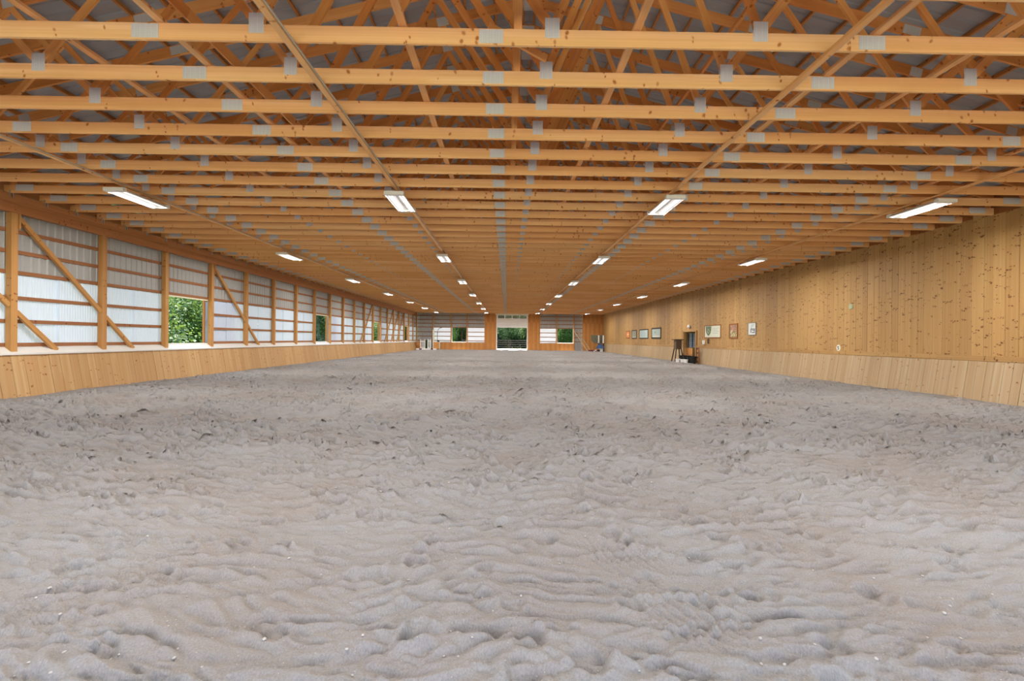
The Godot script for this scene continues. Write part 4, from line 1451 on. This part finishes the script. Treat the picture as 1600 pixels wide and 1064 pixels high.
	var bp := thing("bent_pole", "thin black pole bent over at the top behind the tool chest", "pole", Vector3(far_x(680.5, d), 0, z - 1.6))
	var pp := PackedVector3Array()
	for i in 14:
		var q := i / 13.0
		pp.append(Vector3(0, 2.2 * q / 0.6, 0) if q < 0.6 else Vector3(0.5 - 0.5 * cos((q - 0.6) / 0.4 * PI * 0.55), 2.2 + 0.62 * sin((q - 0.6) / 0.4 * PI * 0.55), 0))
	part(bp, "shaft", tube(pp, 0.03, 8), M.black)
	part(bp, "foot", lathe(PackedVector2Array([Vector2(0, 0), Vector2(0.2, 0), Vector2(0.2, 0.03), Vector2(0, 0.03)]), 16), M.black)
	# corner by the boarded wall
	var la := thing("wooden_ladder", "pale wooden ladder leaning against the end wall", "ladder", Vector3(far_x(911.0, 58.4), 0, -58.4))
	var a0 := Vector3(-0.72, 2.55, -1.2)
	var a1 := Vector3(0.72, 0.0, 0.75)
	for s in [-1, 1]:
		beam(la, "rail", a0 + Vector3(s * 0.20, 0, 0.14 * s), a1 + Vector3(s * 0.20, 0, 0.14 * s), 0.10, 0.05, M.kick[0], s + 2)
	for i in 8:
		var c2 := a0.lerp(a1, (i + 0.6) / 8.3)
		beam(la, "rung", c2 + Vector3(-0.19, 0, -0.13), c2 + Vector3(0.19, 0, 0.13), 0.05, 0.04, M.kick[1], i)
	var mi := thing("dusty_mirror", "grey-green dusty mirror with a cut-off lower corner on the end boards", "mirror", Vector3(far_x(932.5, 59.8), 1.55, ZF + 0.02))
	var st := SurfaceTool.new()
	st.begin(Mesh.PRIMITIVE_TRIANGLES)
	var sh := [Vector2(-0.78, 0.55), Vector2(0.78, 0.55), Vector2(0.78, -0.52), Vector2(-0.30, -0.52), Vector2(-0.55, -0.42), Vector2(-0.72, -0.15)]
	for zz in [0.0, 0.03]:
		for i in range(1, 5):
			var tri := [sh[0], sh[i], sh[i + 1]] if zz > 0 else [sh[0], sh[i + 1], sh[i]]
			st.set_normal(Vector3(0, 0, 1 if zz > 0 else -1))
			for p in tri:
				st.set_uv(p)
				st.add_vertex(Vector3(p.x, p.y, zz))
	for i in 6:
		var p: Vector2 = sh[i]
		var q: Vector2 = sh[(i + 1) % 6]
		quad(st, Vector3(p.x, p.y, 0.03), Vector3(p.x, p.y, 0.0), Vector3(q.x, q.y, 0.0), Vector3(q.x, q.y, 0.03), Vector2.ZERO, Vector2.ZERO, Vector2.ZERO, Vector2.ZERO)
	part(mi, "glass", st.commit(), plain(Color(0.50, 0.50, 0.42), 0.35, 0.3))
	for i in 6:
		beam(mi, "frame", Vector3(sh[i].x, sh[i].y, 0.015), Vector3(sh[(i + 1) % 6].x, sh[(i + 1) % 6].y, 0.015), 0.05, 0.05, M.wall[0], i, Vector3.BACK)
	var k := 0
	for q in [[935.8, 58.9], [943.2, 58.2]]:
		var wp := thing("white_topped_pole", ["upright pole with a white upper half beside the dusty mirror", "upright pole with white top and dark foot against the boarded wall"][k], "pole", Vector3(far_x(q[0], q[1]), 0, -q[1]), "white-topped poles in the corner")
		part(wp, "upper", tube(PackedVector3Array([Vector3(0, 1.05, 0), Vector3(0, 2.05, 0)]), 0.10, 12), M.white)
		part(wp, "lower", tube(PackedVector3Array([Vector3(0, 0.0, 0), Vector3(0, 1.05, 0)]), 0.075, 12), M.dark)
		k += 1
	# blue tarp over a heap, white box, dark red poles
	var bt := thing("blue_tarp", "crumpled blue tarp draped over the white box", "tarp", Vector3(far_x(938.0, 57.4), 0.41, -57.4))
	var tp := SurfaceTool.new()
	tp.begin(Mesh.PRIMITIVE_TRIANGLES)
	var nz := FastNoiseLite.new(); nz.seed = 8; nz.frequency = 2.2
	var G := 14
	var gp := []
	for i in G + 1:
		for j in G + 1:
			var u := i / float(G) * 2 - 1
			var v2 := j / float(G) * 2 - 1
			var rr := maxf(absf(u), absf(v2))
			gp.append(Vector3(u * 0.46, 0.50 * (1.0 - rr ** 2.2) + 0.02 + 0.10 * nz.get_noise_2d(u * 1.2, v2 * 1.2), v2 * 0.40))
	for i in G:
		for j in G:
			var A: Vector3 = gp[i * (G + 1) + j]
			var B: Vector3 = gp[(i + 1) * (G + 1) + j]
			var C: Vector3 = gp[(i + 1) * (G + 1) + j + 1]
			var D: Vector3 = gp[i * (G + 1) + j + 1]
			quad(tp, A, B, C, D, Vector2.ZERO, Vector2.ZERO, Vector2.ZERO, Vector2.ZERO)
	tp.generate_normals()
	part(bt, "sheet", tp.commit(), M.blue)
	var wb := thing("white_box", "white box on the sand under the blue tarp", "box", Vector3(far_x(939.0, 57.3), 0, -57.35))
	box(wb, "body", Vector3(-0.24, 0, -0.22), Vector3(0.24, 0.36, 0.22), M.white, 0, 0.015)
	box(wb, "lid", Vector3(-0.26, 0.36, -0.24), Vector3(0.26, 0.41, 0.24), M.white, 0, 0.01)
	for i in 4:
		var p := thing("dark_red_pole", "dark red pole lying on the sand between ladder and white box", "jump pole", Vector3(far_x(927.0, 57.5), 0.06 + (0.1 if i > 1 else 0.0), -57.2 + (i % 2) * 0.13), "dark red poles on the sand")
		var shaft := part(p, "shaft", tube(PackedVector3Array([Vector3(-0.65, 0, 0), Vector3(0.65, 0, 0)]), 0.05, 10), M.maroon)
		part(shaft, "band", tube(PackedVector3Array([Vector3(-0.15 + i * 0.1, 0, 0), Vector3(0.05 + i * 0.1, 0, 0)]), 0.0515, 10), M.white)
	var bb := thing("black_bucket", "small black bucket beside the white box", "bucket", Vector3(far_x(935.0, 57.2), 0, -56.7))
	var bshell := part(bb, "shell", lathe(PackedVector2Array([Vector2(0, 0), Vector2(0.11, 0), Vector2(0.14, 0.26), Vector2(0.15, 0.27), Vector2(0.13, 0.27), Vector2(0.10, 0.02), Vector2(0, 0.02)]), 16), M.black)
	part(bshell, "bail", tube(PackedVector3Array([Vector3(-0.14, 0.26, 0), Vector3(-0.08, 0.36, 0), Vector3(0, 0.39, 0), Vector3(0.08, 0.36, 0), Vector3(0.14, 0.26, 0)]), 0.006, 6), M.zinc)
